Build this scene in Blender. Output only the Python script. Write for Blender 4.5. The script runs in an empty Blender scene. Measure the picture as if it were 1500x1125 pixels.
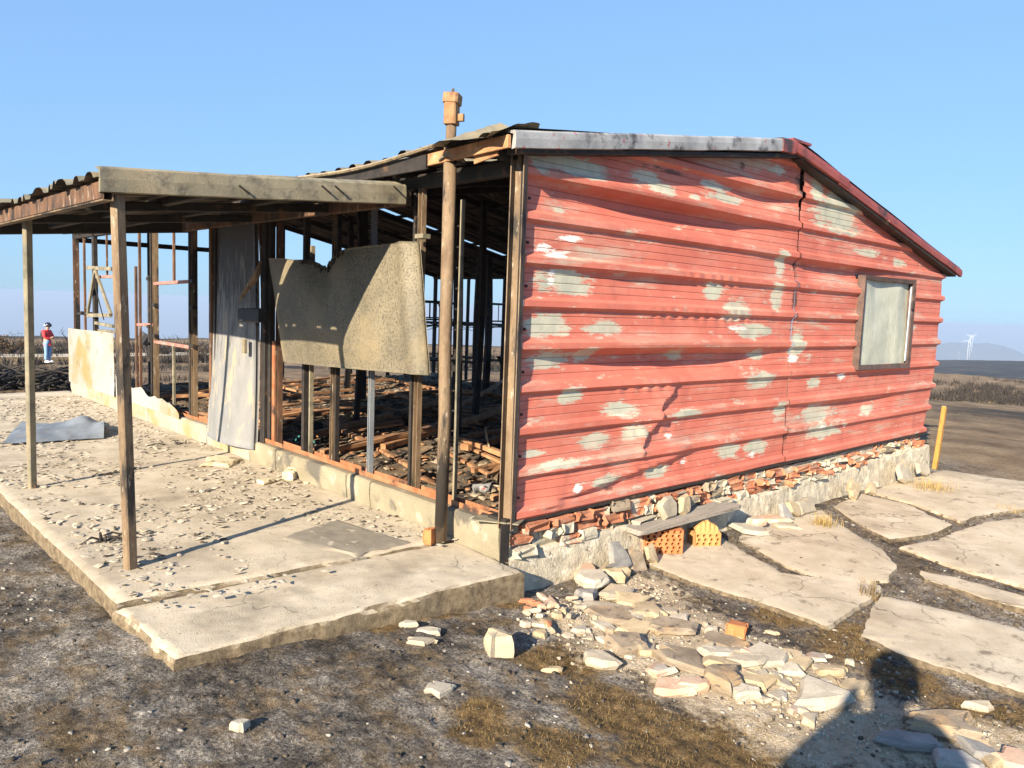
import bpy, math, random
import numpy as np
from mathutils import Vector, Matrix
random.seed(7); rng = np.random.default_rng(7)
SC = bpy.context.scene
COL = SC.collection

# ------------------------------------------------------------------ camera
CF, CTH, CP, CRO = 1148.91, 0.8209, 0.0964, 0.0355
CAM = np.array([-3.0754, -3.313, 1.4597])
_fh = np.array([math.cos(CTH), math.sin(CTH), 0]); _r0 = np.array([math.sin(CTH), -math.cos(CTH), 0]); _u0 = np.array([0, 0, 1.])
FW = _fh*math.cos(CP) - _u0*math.sin(CP); _u1 = _fh*math.sin(CP) + _u0*math.cos(CP)
RT = _r0*math.cos(CRO) + _u1*math.sin(CRO); UP = _u1*math.cos(CRO) - _r0*math.sin(CRO)
cd = bpy.data.cameras.new('camera'); cam = bpy.data.objects.new('camera', cd); COL.objects.link(cam)
cd.sensor_width = 36; cd.lens = 36*CF/1500; cd.clip_start = 0.02; cd.clip_end = 40000
mw = Matrix.Identity(4)
for i in range(3):
    mw[i][0] = RT[i]; mw[i][1] = UP[i]; mw[i][2] = -FW[i]; mw[i][3] = CAM[i]
cam.matrix_world = mw
SC.camera = cam

# ------------------------------------------------------------------ sky, sun, exposure
SUN_EL = math.radians(23.0); SUN_H = np.array([-.945, -.327]); SUN_H /= np.linalg.norm(SUN_H)
TO_SUN = np.array([SUN_H[0]*math.cos(SUN_EL), SUN_H[1]*math.cos(SUN_EL), math.sin(SUN_EL)])
w = bpy.data.worlds.new('World'); SC.world = w; w.use_nodes = True
nt = w.node_tree; bg = nt.nodes['Background']
sky = nt.nodes.new('ShaderNodeTexSky'); sky.sky_type = 'NISHITA'; sky.sun_disc = False
sky.sun_elevation = SUN_EL; sky.sun_rotation = math.atan2(SUN_H[0], SUN_H[1])
sky.altitude = 1400; sky.air_density = 1.4; sky.dust_density = 0.8; sky.ozone_density = 1.5
# hazy summer sky: flatter from zenith to horizon than the clear-air model
gm = nt.nodes.new('ShaderNodeGamma'); gm.inputs[1].default_value = .35; tn = nt.nodes.new('ShaderNodeMix'); tn.data_type = 'RGBA'; tn.blend_type = 'MULTIPLY'
tn.inputs[0].default_value = 1; tn.inputs[7].default_value = (.645, 1.03, 1.60, 1)
nt.links.new(sky.outputs[0], gm.inputs[0]); nt.links.new(gm.outputs[0], tn.inputs[6])
nt.links.new(tn.outputs[2], bg.inputs[0]); bg.inputs[1].default_value = 0.14
sl = bpy.data.lights.new('sun', 'SUN'); so = bpy.data.objects.new('sun', sl); COL.objects.link(so)
sl.energy = 5.0; sl.angle = math.radians(0.5); sl.color = (1, .86, .66)
so.rotation_euler = Vector(TO_SUN).to_track_quat('Z', 'Y').to_euler(); so.location = (-20, -8, 15)
SC.view_settings.view_transform = 'Standard'; SC.view_settings.look = 'None'
SC.view_settings.exposure = 1.36; SC.view_settings.gamma = 1.0
SC.cycles.max_bounces = 6; SC.cycles.diffuse_bounces = 4; SC.cycles.volume_bounces = 0
SC.cycles.transparent_max_bounces = 8

# ------------------------------------------------------------------ helpers
def ray(x, y): return FW + RT*(x-750)/CF - UP*(y-562.5)/CF
def onz(x, y, z=0.): d = ray(x, y); return CAM + d*((z-CAM[2])/d[2])
def ony(x, y, v=0.): d = ray(x, y); return CAM + d*((v-CAM[1])/d[1])
def onx(x, y, u=0.): d = ray(x, y); return CAM + d*((u-CAM[0])/d[0])
def sst(a, b, x):
    t = np.clip((x-a)/(b-a), 0, 1); return t*t*(3-2*t)
def _hash(ix, iy, s):
    h = (ix.astype(np.int64)*374761393 + iy.astype(np.int64)*668265263 + s*974634777) & 0xffffffff
    h = ((h ^ (h >> 13))*1274126177) & 0xffffffff
    h = (h ^ (h >> 16)) & 0xffffff
    return h/float(0xffffff)
def vn(x, y, s=0):
    x = np.asarray(x, float); y = np.asarray(y, float)
    ix = np.floor(x); iy = np.floor(y); fx = x-ix; fy = y-iy
    fx = fx*fx*fx*(fx*(fx*6-15)+10); fy = fy*fy*fy*(fy*(fy*6-15)+10)
    a = _hash(ix, iy, s); b = _hash(ix+1, iy, s); c = _hash(ix, iy+1, s); d = _hash(ix+1, iy+1, s)
    return (a+(b-a)*fx)*(1-fy) + (c+(d-c)*fx)*fy
def fbm(x, y, s=0, o=4):
    v = 0; a = .5; t = 0
    for i in range(o):
        v = v + a*vn(x*2**i+i*17.3, y*2**i-i*9.1, s+i); t += a; a *= .5
    return v/t - .5

WL = {}   # world location of every parent
def reg(o, loc): WL[o.name] = np.array(loc, float)
def tag(o, label=None, cat=None, group=None, kind=None):
    if label: o['label'] = label
    if cat: o['category'] = cat
    if group: o['group'] = group
    if kind: o['kind'] = kind
    return o
def thing(name, loc, label, cat, group=None):
    o = bpy.data.objects.new(name, None); COL.objects.link(o); o.location = loc; o.empty_display_size = .1
    reg(o, loc); return tag(o, label, cat, group)
def mk(name, v, f, mat, parent=None, smooth=False, attrs=None, loc=None):
    """one mesh object from world-space vertices"""
    v = np.asarray(v, float).reshape(-1, 3)
    if parent is not None: L = WL[parent.name]
    elif loc is not None: L = np.array(loc, float)
    else: L = np.array([(v[:, 0].min()+v[:, 0].max())/2, (v[:, 1].min()+v[:, 1].max())/2, v[:, 2].min()])
    me = bpy.data.meshes.new(name)
    if isinstance(f, np.ndarray):
        n = f.shape[0]; k = f.shape[1]
        me.vertices.add(len(v)); me.vertices.foreach_set('co', (v-L).ravel())
        me.loops.add(n*k); me.loops.foreach_set('vertex_index', f.ravel().astype(np.int32))
        me.polygons.add(n); me.polygons.foreach_set('loop_start', np.arange(0, n*k, k, dtype=np.int32))
        me.update(calc_edges=True)
    else:
        me.from_pydata((v-L).tolist(), [], [list(map(int, q)) for q in f])
    if attrs:
        for k2, arr in attrs.items():
            a = me.attributes.new(k2, 'FLOAT', 'POINT'); a.data.foreach_set('value', np.asarray(arr, np.float32).ravel())
    if smooth:
        me.polygons.foreach_set('use_smooth', [True]*len(me.polygons))
        if smooth is not True: me.set_sharp_from_angle(angle=math.radians(smooth))
    ms = mat if isinstance(mat, (list, tuple)) else [mat]
    for m_ in ms: me.materials.append(m_)
    o = bpy.data.objects.new(name, me); COL.objects.link(o)
    if parent is not None: o.parent = parent
    else: o.location = L
    reg(o, L)
    return o
class MB:
    """collects shapes for ONE mesh"""
    def __init__(s): s.v = []; s.f = []; s.n = 0
    def add(s, v, f):
        v = np.asarray(v, float).reshape(-1, 3); s.v.append(v); s.f += [[int(i)+s.n for i in q] for q in f]; s.n += len(v); return s
    def build(s, name, mat, parent=None, smooth=False, loc=None): return mk(name, np.concatenate(s.v), s.f, mat, parent, smooth, None, loc)
def frame_of(p0, p1, up):
    d = np.array(p1, float)-np.array(p0, float); L = np.linalg.norm(d); d = d/L
    up = np.array(up, float)
    if abs(d@up/np.linalg.norm(up)) > .98: up = np.array([0, 1., 0]) if abs(d[1]) < .9 else np.array([1., 0, 0])
    a = np.cross(up, d); a /= np.linalg.norm(a); b = np.cross(d, a); return d, a, b, L
def box(p0, p1, w_, h_, up=(0, 0, 1), seg=1, bow=0, tw=0):
    """bar from p0 to p1, width w_ (sideways), depth h_ (along up); seg + bow bend it"""
    d, a, b, L = frame_of(p0, p1, up); p0 = np.array(p0, float); v = []; f = []
    c = .12*min(w_, h_)
    prof = [(-w_/2+c, -h_/2), (w_/2-c, -h_/2), (w_/2, -h_/2+c), (w_/2, h_/2-c), (w_/2-c, h_/2), (-w_/2+c, h_/2), (-w_/2, h_/2-c), (-w_/2, -h_/2+c)]
    for i in range(seg+1):
        t = i/seg; q = p0+d*L*t+(a*bow+b*tw)*math.sin(math.pi*t)
        v += [q+a*x+b*y for x, y in prof]
    for i in range(seg):
        for k in range(8): f.append([i*8+k, i*8+(k+1) % 8, i*8+8+(k+1) % 8, i*8+8+k])
    f.append(list(range(7, -1, -1))); f.append([seg*8+k for k in range(8)])
    return v, f
def channel(p0, p1, w_, h_, t=.004, up=(0, 0, 1), seg=1, bow=0):
    """C-section bar: web w_ wide, flanges h_ deep towards up"""
    d, a, b, L = frame_of(p0, p1, up); p0 = np.array(p0, float); v = []; f = []
    prof = [(-w_/2, h_/2), (-w_/2, -h_/2), (w_/2, -h_/2), (w_/2, h_/2), (w_/2-t, h_/2), (w_/2-t, -h_/2+t), (-w_/2+t, -h_/2+t), (-w_/2+t, h_/2)]
    for i in range(seg+1):
        q = p0+d*L*i/seg+a*bow*math.sin(math.pi*i/seg); v += [q+a*x+b*y for x, y in prof]
    for i in range(seg):
        for k in range(8): f.append([i*8+k, i*8+(k+1) % 8, i*8+8+(k+1) % 8, i*8+8+k])
    for o_ in (0, seg*8):
        for q in ([0, 1, 6, 7], [1, 2, 5, 6], [2, 3, 4, 5]): f.append([o_+k for k in q])
    return v, f
def tube(pts, rad, n=8, closed=False):
    pts = [np.array(p, float) for p in pts]; m = len(pts)
    rad = [rad]*m if np.isscalar(rad) else rad; v = []; f = []; up = np.array([.13, .21, 1.])
    for i in range(m):
        if closed: d = pts[(i+1) % m]-pts[i-1]
        else: d = pts[min(i+1, m-1)]-pts[max(i-1, 0)]
        d /= np.linalg.norm(d)+1e-9
        u_ = up if abs(d@up)/np.linalg.norm(up) < .95 else np.array([1., 0, .1])
        a = np.cross(u_, d); a /= np.linalg.norm(a); b = np.cross(d, a)
        v += [pts[i]+rad[i]*(a*math.cos(2*math.pi*k/n)+b*math.sin(2*math.pi*k/n)) for k in range(n)]
    for i in range(m if closed else m-1):
        j = (i+1) % m
        for k in range(n): f.append([i*n+k, i*n+(k+1) % n, j*n+(k+1) % n, j*n+k])
    if not closed: f.append(list(range(n-1, -1, -1))); f.append([(m-1)*n+k for k in range(n)])
    return v, f
def grid_faces(nu, nv):
    i = np.arange(nu-1)[:, None]; j = np.arange(nv-1)[None, :]; a = (i*nv+j).ravel()
    return np.stack([a, a+nv, a+nv+1, a+1], 1)

# ------------------------------------------------------------------ materials
def new_mat(name):
    m_ = bpy.data.materials.new(name); m_.use_nodes = True; n = m_.node_tree
    return m_, n, n.nodes['Principled BSDF']
def N(n, t, **k):
    o = n.nodes.new('ShaderNode'+t)
    for a, b in k.items(): setattr(o, a, b)
    return o
def noise(n, scale, detail=5, rough=.6, vec=None, dist=0.):
    o = N(n, 'TexNoise'); o.inputs['Scale'].default_value = scale; o.inputs['Detail'].default_value = detail
    o.inputs['Roughness'].default_value = rough; o.inputs['Distortion'].default_value = dist
    if vec: n.links.new(vec, o.inputs['Vector'])
    return o.outputs['Fac']
def ramp(n, fac, stops, interp='LINEAR'):
    r = N(n, 'ValToRGB'); r.color_ramp.interpolation = interp; e = r.color_ramp.elements
    while len(e) < len(stops): e.new(.5)
    for q, (p, c) in zip(e, stops):
        q.position = p; q.color = (c[0], c[1], c[2], 1) if not np.isscalar(c) else (c, c, c, 1)
    n.links.new(fac, r.inputs[0]); return r.outputs[0]
def mix(n, fac, a, b, mode='MIX'):
    o = N(n, 'Mix', data_type='RGBA', blend_type=mode)
    for s, q in ((0, fac), (6, a), (7, b)):
        if isinstance(q, bpy.types.NodeSocket): n.links.new(q, o.inputs[s])
        elif s == 0: o.inputs[s].default_value = q
        else: o.inputs[s].default_value = (q[0], q[1], q[2], 1)
    return o.outputs[2]
def math_(n, op, a, b=0.):
    o = N(n, 'Math', operation=op)
    for s, q in ((0, a), (1, b)):
        if isinstance(q, bpy.types.NodeSocket): n.links.new(q, o.inputs[s])
        else: o.inputs[s].default_value = q
    return o.outputs[0]
def wpos(n, sx=1, sy=1, sz=1):
    g = N(n, 'NewGeometry')
    if sx == sy == sz == 1: return g.outputs['Position']
    m_ = N(n, 'Mapping'); m_.inputs['Scale'].default_value = (sx, sy, sz); n.links.new(g.outputs['Position'], m_.inputs[0]); return m_.outputs[0]
def bump(n, b, h, strength, dist=.01):
    o = N(n, 'Bump'); o.inputs['Strength'].default_value = strength; o.inputs['Distance'].default_value = dist
    n.links.new(h, o.inputs['Height']); n.links.new(o.outputs[0], b.inputs['Normal']); return o
def M(name, c1, c2, scale=6, rough=.85, bmp=.3, bscale=60, spots=None, spots2=None, st=(1, 1, 1), metal=0., rnd=0., c3=None, bdist=.006):
    m_, n, b = new_mat(name); P = wpos(n, *st)
    f = noise(n, scale, 6, .62, P)
    cs = [(.32, c1), (.68, c2)] if c3 is None else [(.28, c1), (.5, c3), (.72, c2)]
    c = ramp(n, f, cs)
    for sp in (spots, spots2):
        if sp:
            col, sc_, lo, hi = sp; q = noise(n, sc_, 5, .65, P); c = mix(n, ramp(n, q, [(lo, 0.), (hi, 1.)]), c, col)
    fine = noise(n, bscale*1.7, 3, .6, P)
    c = mix(n, .35, c, ramp(n, fine, [(.3, .35), (.7, 1.)]), 'MULTIPLY')
    if rnd:
        oi = N(n, 'ObjectInfo'); h = N(n, 'HueSaturation'); n.links.new(c, h.inputs['Color'])
        n.links.new(math_(n, 'ADD', math_(n, 'MULTIPLY', oi.outputs['Random'], rnd), 1-rnd/2), h.inputs['Value']); c = h.outputs[0]
    n.links.new(c, b.inputs['Base Color']); b.inputs['Roughness'].default_value = rough; b.inputs['Metallic'].default_value = metal
    if bmp: bump(n, b, noise(n, bscale, 5, .65, P), bmp, bdist)
    return m_

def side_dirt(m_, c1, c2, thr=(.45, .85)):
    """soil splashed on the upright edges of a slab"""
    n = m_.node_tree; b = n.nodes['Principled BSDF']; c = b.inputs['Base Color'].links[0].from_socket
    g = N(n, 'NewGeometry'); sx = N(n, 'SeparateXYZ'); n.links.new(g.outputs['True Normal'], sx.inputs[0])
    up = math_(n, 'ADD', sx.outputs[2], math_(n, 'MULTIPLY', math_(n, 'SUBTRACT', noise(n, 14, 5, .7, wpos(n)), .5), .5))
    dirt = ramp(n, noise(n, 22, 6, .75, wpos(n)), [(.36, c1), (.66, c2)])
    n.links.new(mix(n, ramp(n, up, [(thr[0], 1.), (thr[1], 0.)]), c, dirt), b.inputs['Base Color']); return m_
MT = {}
MT['rust'] = M('rust_steel', (.055, .032, .022), (.20, .10, .05), 14, .8, .3, 90, ((.02, .017, .016), 5, .5, .62), ((.34, .30, .24), 22, .60, .68), st=(1, 1, .35))
MT['rust_tan'] = M('burnt_tan_steel', (.13, .082, .046), (.30, .215, .13), 12, .75, .3, 90, ((.03, .024, .019), 6, .50, .60), ((.36, .31, .24), 30, .61, .68), st=(1, 1, .3))
MT['orange_rust'] = M('fresh_orange_rust', (.30, .095, .035), (.42, .20, .10), 9, .85, .3, 80, ((.06, .035, .025), 4, .56, .66))
MT['char'] = M('charred_dark_steel', (.010, .009, .009), (.035, .027, .022), 10, .75, .25, 70, ((.10, .055, .03), 7, .58, .68))
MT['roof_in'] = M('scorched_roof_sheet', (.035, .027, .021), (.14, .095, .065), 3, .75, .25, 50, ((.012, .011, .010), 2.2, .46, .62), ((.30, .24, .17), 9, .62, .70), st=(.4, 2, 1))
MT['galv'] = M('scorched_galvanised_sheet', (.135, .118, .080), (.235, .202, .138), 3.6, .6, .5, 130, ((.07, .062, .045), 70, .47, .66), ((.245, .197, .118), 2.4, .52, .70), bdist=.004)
MT['galv_fascia'] = M('scorched_fascia_sheet', (.15, .14, .10), (.33, .29, .20), 4, .65, .4, 110, ((.10, .09, .07), 12, .50, .70), ((.30, .24, .145), 2.4, .52, .7))
MT['zinc'] = M('weathered_zinc_flashing', (.28, .28, .28), (.52, .52, .51), 5, .5, .15, 60, ((.09, .085, .085), 4, .52, .62), ((.42, .08, .07), 13, .62, .66), metal=.25)
MT['redtrim'] = M('red_painted_trim', (.26, .055, .045), (.36, .085, .066), 5, .55, .15, 60, ((.06, .03, .028), 3.2, .55, .66), ((.5, .47, .42), 7, .68, .71))
MT['concrete'] = M('pale_concrete', (.46, .385, .28), (.64, .555, .43), 4, .95, .6, 120, ((.31, .255, .185), 1.5, .50, .70), ((.20, .17, .135), 30, .61, .70))
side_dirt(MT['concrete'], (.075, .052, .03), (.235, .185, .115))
MT['render'] = M('rough_cement_render', (.42, .365, .27), (.62, .55, .42), 9, .95, .8, 45, ((.72, .66, .52), 14, .55, .62), ((.20, .17, .13), 20, .62, .68), bdist=.012)
MT['sill'] = M('plastered_sill', (.235, .205, .14), (.34, .30, .21), 3, .9, .4, 90, ((.13, .118, .095), 2.2, .54, .62), ((.36, .33, .265), 6, .6, .66))
MT['sillw'] = M('whitewashed_sill', (.30, .28, .22), (.40, .38, .325), 3, .8, .25, 70, ((.34, .27, .12), 1.6, .50, .62), ((.28, .26, .22), 5, .63, .70))
MT['brick'] = M('broken_brick', (.40, .135, .065), (.55, .25, .14), 12, .95, .7, 70, ((.52, .44, .34), 7, .54, .60), ((.12, .08, .06), 14, .60, .68), rnd=.3)
MT['terracotta'] = M('terracotta_hollow_brick', (.50, .165, .055), (.58, .225, .085), 14, .9, .25, 120, ((.55, .36, .2), 30, .62, .68))
MT['terratan'] = M('terracotta_tan_face', (.50, .25, .085), (.60, .33, .12), 14, .9, .25, 120)
MT['mortar'] = M('mortar_rubble', (.40, .36, .27), (.60, .54, .42), 16, .95, .8, 60, ((.22, .18, .13), 20, .58, .66), rnd=.25)
MT['slate'] = M('brown_slate_stone', (.22, .165, .11), (.38, .31, .225), 9, .85, .5, 70, ((.42, .28, .15), 5, .56, .68), ((.10, .085, .07), 16, .58, .66), st=(1, 1, 3), rnd=.35)
MT['palestone'] = M('pale_flat_stone', (.33, .28, .205), (.47, .41, .315), 7, .85, .4, 70, ((.56, .44, .27), 4, .55, .66), ((.32, .28, .22), 22, .62, .68), rnd=.22)
MT['whitestone'] = M('whitish_stone', (.36, .315, .245), (.50, .45, .365), 8, .85, .4, 70, ((.46, .41, .34), 14, .60, .68), rnd=.15)
MT['tanstone'] = M('tan_flat_stone', (.34, .26, .155), (.50, .40, .26), 7, .85, .45, 70, ((.26, .21, .15), 12, .58, .66), rnd=.25)
MT['greystone'] = M('grey_slate_stone', (.20, .19, .18), (.36, .34, .31), 7, .8, .4, 60, ((.34, .29, .22), 4, .55, .66), st=(1, 1, 3), rnd=.3)
MT['pinkstone'] = M('pinkish_stone', (.46, .28, .18), (.56, .41, .30), 6, .85, .4, 70, ((.50, .46, .38), 5, .5, .6), rnd=.2)
MT['plank'] = M('weathered_grey_board', (.25, .22, .185), (.42, .375, .315), 9, .9, .5, 50, ((.14, .115, .09), 6, .60, .68), st=(.6, 8, 4))
MT['batten'] = M('burnt_orange_batten', (.24, .105, .045), (.46, .255, .125), 7, .9, .5, 50, ((.05, .034, .025), 3, .54, .66), ((.5, .42, .3), 14, .64, .70), rnd=.7)
MT['yellow'] = M('yellow_painted_post', (.36, .17, .03), (.46, .245, .055), 10, .8, .3, 60, ((.24, .13, .05), 9, .52, .64))
MT['white_sheet'] = M('white_coated_sheet', (.30, .29, .262), (.41, .40, .37), 1.6, .55, .2, 60, ((.29, .235, .105), 1.15, .52, .64), ((.14, .13, .115), 5, .62, .74))
MT['grey_sheet'] = M('grey_blue_sheet', (.17, .19, .22), (.27, .30, .33), 3, .55, .2, 60, ((.36, .32, .25), 4, .58, .70), ((.55, .52, .46), 20, .66, .70))
MT['door'] = M('blistered_grey_door', (.25, .28, .31), (.40, .43, .46), 3, .6, .35, 80, ((.62, .58, .48), 4.5, .53, .60), ((.05, .045, .04), 1.5, .60, .74), st=(1, 2, .7))
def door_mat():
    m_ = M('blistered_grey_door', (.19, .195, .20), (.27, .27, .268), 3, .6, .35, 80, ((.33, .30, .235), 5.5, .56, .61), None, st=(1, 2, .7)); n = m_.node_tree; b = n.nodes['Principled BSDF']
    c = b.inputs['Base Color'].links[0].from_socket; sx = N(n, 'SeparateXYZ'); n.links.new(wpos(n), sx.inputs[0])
    top_dark = math_(n, 'ADD', sx.outputs[2], math_(n, 'MULTIPLY', math_(n, 'SUBTRACT', noise(n, 9, 7, .75, wpos(n, 1, 2, .4)), .5), 3.2))
    n.links.new(mix(n, ramp(n, math_(n, 'MULTIPLY', top_dark, .4), [(.44, 0.), (.70, .94)]), c, (.035, .03, .026)), b.inputs['Base Color']); return m_  # door colour darkens towards the top, boundary broken up by noise
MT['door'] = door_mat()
MT['pane'] = M('dusty_curtained_pane', (.42, .44, .36), (.55, .56, .45), 2.2, .45, .1, 12, ((.62, .61, .50), 1.6, .5, .7), st=(3, 1, .8))
MT['winframe'] = M('brown_window_frame', (.06, .038, .032), (.15, .095, .078), 12, .75, .3, 70, ((.03, .025, .022), 6, .55, .65))
MT['black'] = M('black_plastic', (.012, .012, .013), (.03, .03, .032), 8, .6, .1, 60)
MT['foam'] = M('pale_insulation_fragment', (.55, .45, .28), (.70, .60, .42), 10, .95, .7, 60, ((.16, .11, .07), 8, .56, .64))
MT['flakes_pale'] = M('pale_flakes', (.40, .42, .36), (.70, .67, .60), 30, .9, .2, 60)
MT['grit'] = M('mixed_grit', (.12, .105, .09), (.46, .43, .37), 25, .9, .2, 60)
MT['grit2'] = M('sandy_grit', (.26, .20, .13), (.58, .50, .39), 45, .9, .2, 60)
MT['flakes_dark'] = M('charred_flakes', (.03, .025, .02), (.12, .09, .06), 20, .9, .2, 60)
MT['twig'] = M('charred_twigs', (.012, .010, .009), (.05, .04, .032), 8, .9, .2, 60)
MT['straw'] = M('scorched_straw', (.13, .085, .03), (.30, .20, .075), 5, .95, 0, 40, ((.04, .03, .02), 3, .55, .66))
MT['straw_y'] = M('dry_yellow_grass', (.36, .25, .09), (.50, .37, .15), 8, .95, 0, 40)
MT['bush'] = M('scorched_leaves', (.075, .05, .025), (.19, .12, .055), 2, .95, 0, 40)
MT['turbine'] = M('white_turbine_paint', (.80, .80, .80), (.82, .82, .82), 1, .5, 0, 5)

# ------------------------------------------------------------------ ground
def attr(n, name):
    a = N(n, 'Attribute'); a.attribute_name = name; return a.outputs['Fac']
def straw_c(n, n2): return ramp(n, n2, [(.33, (.06, .042, .022)), (.5, (.19, .13, .068)), (.68, (.32, .235, .135))])
def ground_mat():
    m_, n, b = new_mat('burnt_ground'); P = wpos(n)
    n1 = noise(n, 3.2, 6, .68, P); n2 = noise(n, 17, 6, .7, P); n3 = noise(n, 75, 4, .7, P); n4 = noise(n, 240, 3, .6, P)
    n0 = noise(n, 1.1, 5, .6, P)
    ash = ramp(n, math_(n, 'ADD', math_(n, 'MULTIPLY', n0, .35), math_(n, 'ADD', math_(n, 'MULTIPLY', n1, .40), math_(n, 'MULTIPLY', n2, .25))),
               [(.40, (.034, .029, .025)), (.455, (.115, .100, .086)), (.52, (.26, .232, .20)), (.59, (.49, .445, .39))])
    ash = mix(n, .8, ash, ramp(n, n3, [(.34, .10), (.5, .85), (.68, 2.0)]), 'MULTIPLY')
    ash = mix(n, ramp(n, n4, [(.60, 0.), (.70, .55)]), ash, (.42, .39, .34))
    ash = mix(n, ramp(n, noise(n, 5.5, 6, .7, wpos(n, 1.3, .8, 1)), [(.47, 0.), (.62, .8)]), ash, straw_c(n, n2))
    straw = ramp(n, n2, [(.33, (.055, .037, .019)), (.5, (.22, .142, .062)), (.68, (.37, .255, .125))])
    straw = mix(n, .6, straw, ramp(n, n3, [(.3, .25), (.7, 1.3)]), 'MULTIPLY')
    sand = ramp(n, n2, [(.3, (.46, .355, .23)), (.7, (.72, .615, .47))])
    sand = mix(n, .25, sand, ramp(n, n3, [(.34, .3), (.6, 1.)]), 'MULTIPLY')
    soil = ramp(n, noise(n, .9, 7, .65, wpos(n, 1, 1, 1)), [(.3, (.10, .068, .042)), (.5, (.25, .175, .108)), (.7, (.40, .30, .19))])
    soil = mix(n, .5, soil, ramp(n, n2, [(.3, .4), (.7, 1.2)]), 'MULTIPLY')
    dark = ramp(n, noise(n, .07, 11, .8, wpos(n, 1, 1, 1)), [(.38, (.014, .014, .014)), (.52, (.040, .036, .033)), (.66, (.12, .095, .065))])
    far = ramp(n, noise(n, .004, 6, .6, P), [(.3, (.06, .06, .05)), (.7, (.11, .10, .075))])
    jit = math_(n, 'MULTIPLY', math_(n, 'SUBTRACT', n2, .5), 1.1)
    def mask(nm, w_=.16):
        return ramp(n, math_(n, 'ADD', attr(n, nm), jit), [(.5-w_, 0.), (.5+w_, 1.)])
    c = mix(n, mask('straw'), ash, straw); c = mix(n, mask('sand'), c, sand); c = mix(n, mask('soil'), c, soil)
    c = mix(n, mask('dark'), c, dark); c = mix(n, attr(n, 'far'), c, far)
    n.links.new(c, b.inputs['Base Color']); b.inputs['Roughness'].default_value = .95; b.inputs['Specular IOR Level'].default_value = .2
    h = math_(n, 'ADD', math_(n, 'MULTIPLY', n2, .6), math_(n, 'ADD', math_(n, 'MULTIPLY', n3, .5), math_(n, 'MULTIPLY', n4, .25)))
    bump(n, b, h, 1.0, .055); return m_
MT['ground'] = ground_mat()

def blob(x, y, lst):
    m_ = np.zeros_like(x)
    for (px, py, r, *e) in lst:
        q = onz(px, py, -.2); ex = e[0] if e else 1.
        m_ = np.maximum(m_, np.exp(-(((x-q[0])/(r*ex))**2+((y-q[1])/r)**2)))
    return m_
def profile(x, y):
    r = np.hypot(x-1., y-3.); az = np.arctan2(y+3.3, x+3.1)
    z = -.25*sst(7, 14, r) - 1.15*sst(12, 34, r) - .65*sst(30, 64, r)
    z0 = z - 11*sst(62, 190, r) - 480*sst(120, 3000, r)
    # burnt hill rising to the right of the building
    hp = np.interp(r, [0, 62, 115, 200, 330, 430, 600, 1500, 4000], [0, 0, -6.5, -12, -12.6, -13.2, -22, -300, -480])
    hp = hp + np.where(r > 100, np.clip(.28-az, -.25, .3)*20*sst(150, 430, r)*(1-sst(500, 900, r)), 0)
    rt = 1-sst(.34, .52, az); rt = rt*sst(-.9, -.5, az)
    return z0*(1-rt) + (np.where(r > 40, z, z) + hp)*rt
def ground_z(x, y):
    x = np.asarray(x, float); y = np.asarray(y, float)
    r = np.hypot(x-1., y-3.)
    z = -.105 - .13*sst(-1.6, .6, x-.25*np.minimum(y, 0))
    z = z + profile(x, y)
    near = 1-sst(7, 25, r)
    z = z + near*(.05*fbm(x*1.3, y*1.3, 3, 3) + .03*fbm(x*6, y*6, 5, 4) + .016*fbm(x*28, y*28, 9, 3))
    z = z + (1-near)*(.35*fbm(x*.16, y*.16, 11, 4)*sst(10, 40, r)+.12*fbm(x*.9, y*.9, 12, 4))*(1-sst(300, 900, r))
    z = z + sst(90, 300, r)*(1-sst(600, 900, r))*2.2*fbm(x*.012, y*.012, 31, 5)
    z = z + .05*blob(x, y, [(960, 925, .45, 1.2), (1100, 980, .35, 1.3), (830, 905, .28)])
    # keep the soil below paving and floor
    pv_ = sst(.5, 1.0, x)*(1-sst(7.5, 9, x))*sst(-3.0, -2.4, y-.35*(x-2.2)*0)*(1-sst(.0, .5, y))*sst(-1.62, -1.25, y+.42*(1.9-x))
    z = z*(1-pv_)+pv_*(-.223+.016*fbm(x*4, y*4, 7, 3)+.012*fbm(x*25, y*25, 9, 3))
    z = np.where((x > 0) & (x < 6.6) & (y > 0) & (y < 9.4), np.minimum(z, -.28), z)
    z = np.where((x > -1.9) & (x <= .1) & (y > 0) & (y < 9.6), np.minimum(z, -.16), z)
    return z
a_v = np.linspace(CTH-math.radians(39), CTH+math.radians(39), 330); a_o = np.linspace(CTH+math.radians(39), CTH+2*math.pi-math.radians(39), 60)[1:-1]
ang = np.concatenate([a_v, a_o]); rr = [0.02, .5, 1.0, 1.4]
while rr[-1] < 9: rr.append(rr[-1]*1.0052)
while rr[-1] < 70: rr.append(rr[-1]*1.012)
while rr[-1] < 14000: rr.append(rr[-1]*1.04)
rr = np.array(rr); A, Rr = np.meshgrid(np.append(ang, ang[0]), rr)
GX = CAM[0]+Rr*np.cos(A); GY = CAM[1]+Rr*np.sin(A); GZ = ground_z(GX, GY)
rc = np.hypot(GX-1., GY-3.); az = np.arctan2(GY+3.3, GX+3.1)
STRAW = [(470, 910, .14), (640, 905, .18), (740, 885, .15), (840, 970, .26), (900, 1050, .32), (980, 1100, .36), (820, 1110, .22), (1100, 1110, .32), (700, 1060, .12), (880, 880, .12), (1250, 930, .24, 1.4), (1330, 990, .2), (1450, 1040, .28), (1150, 900, .2), (700, 1100, .14), (560, 940, .1)]
straw = blob(GX, GY, STRAW)*.95+.9*fbm(GX*3.5, GY*3.5, 33, 4)
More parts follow.
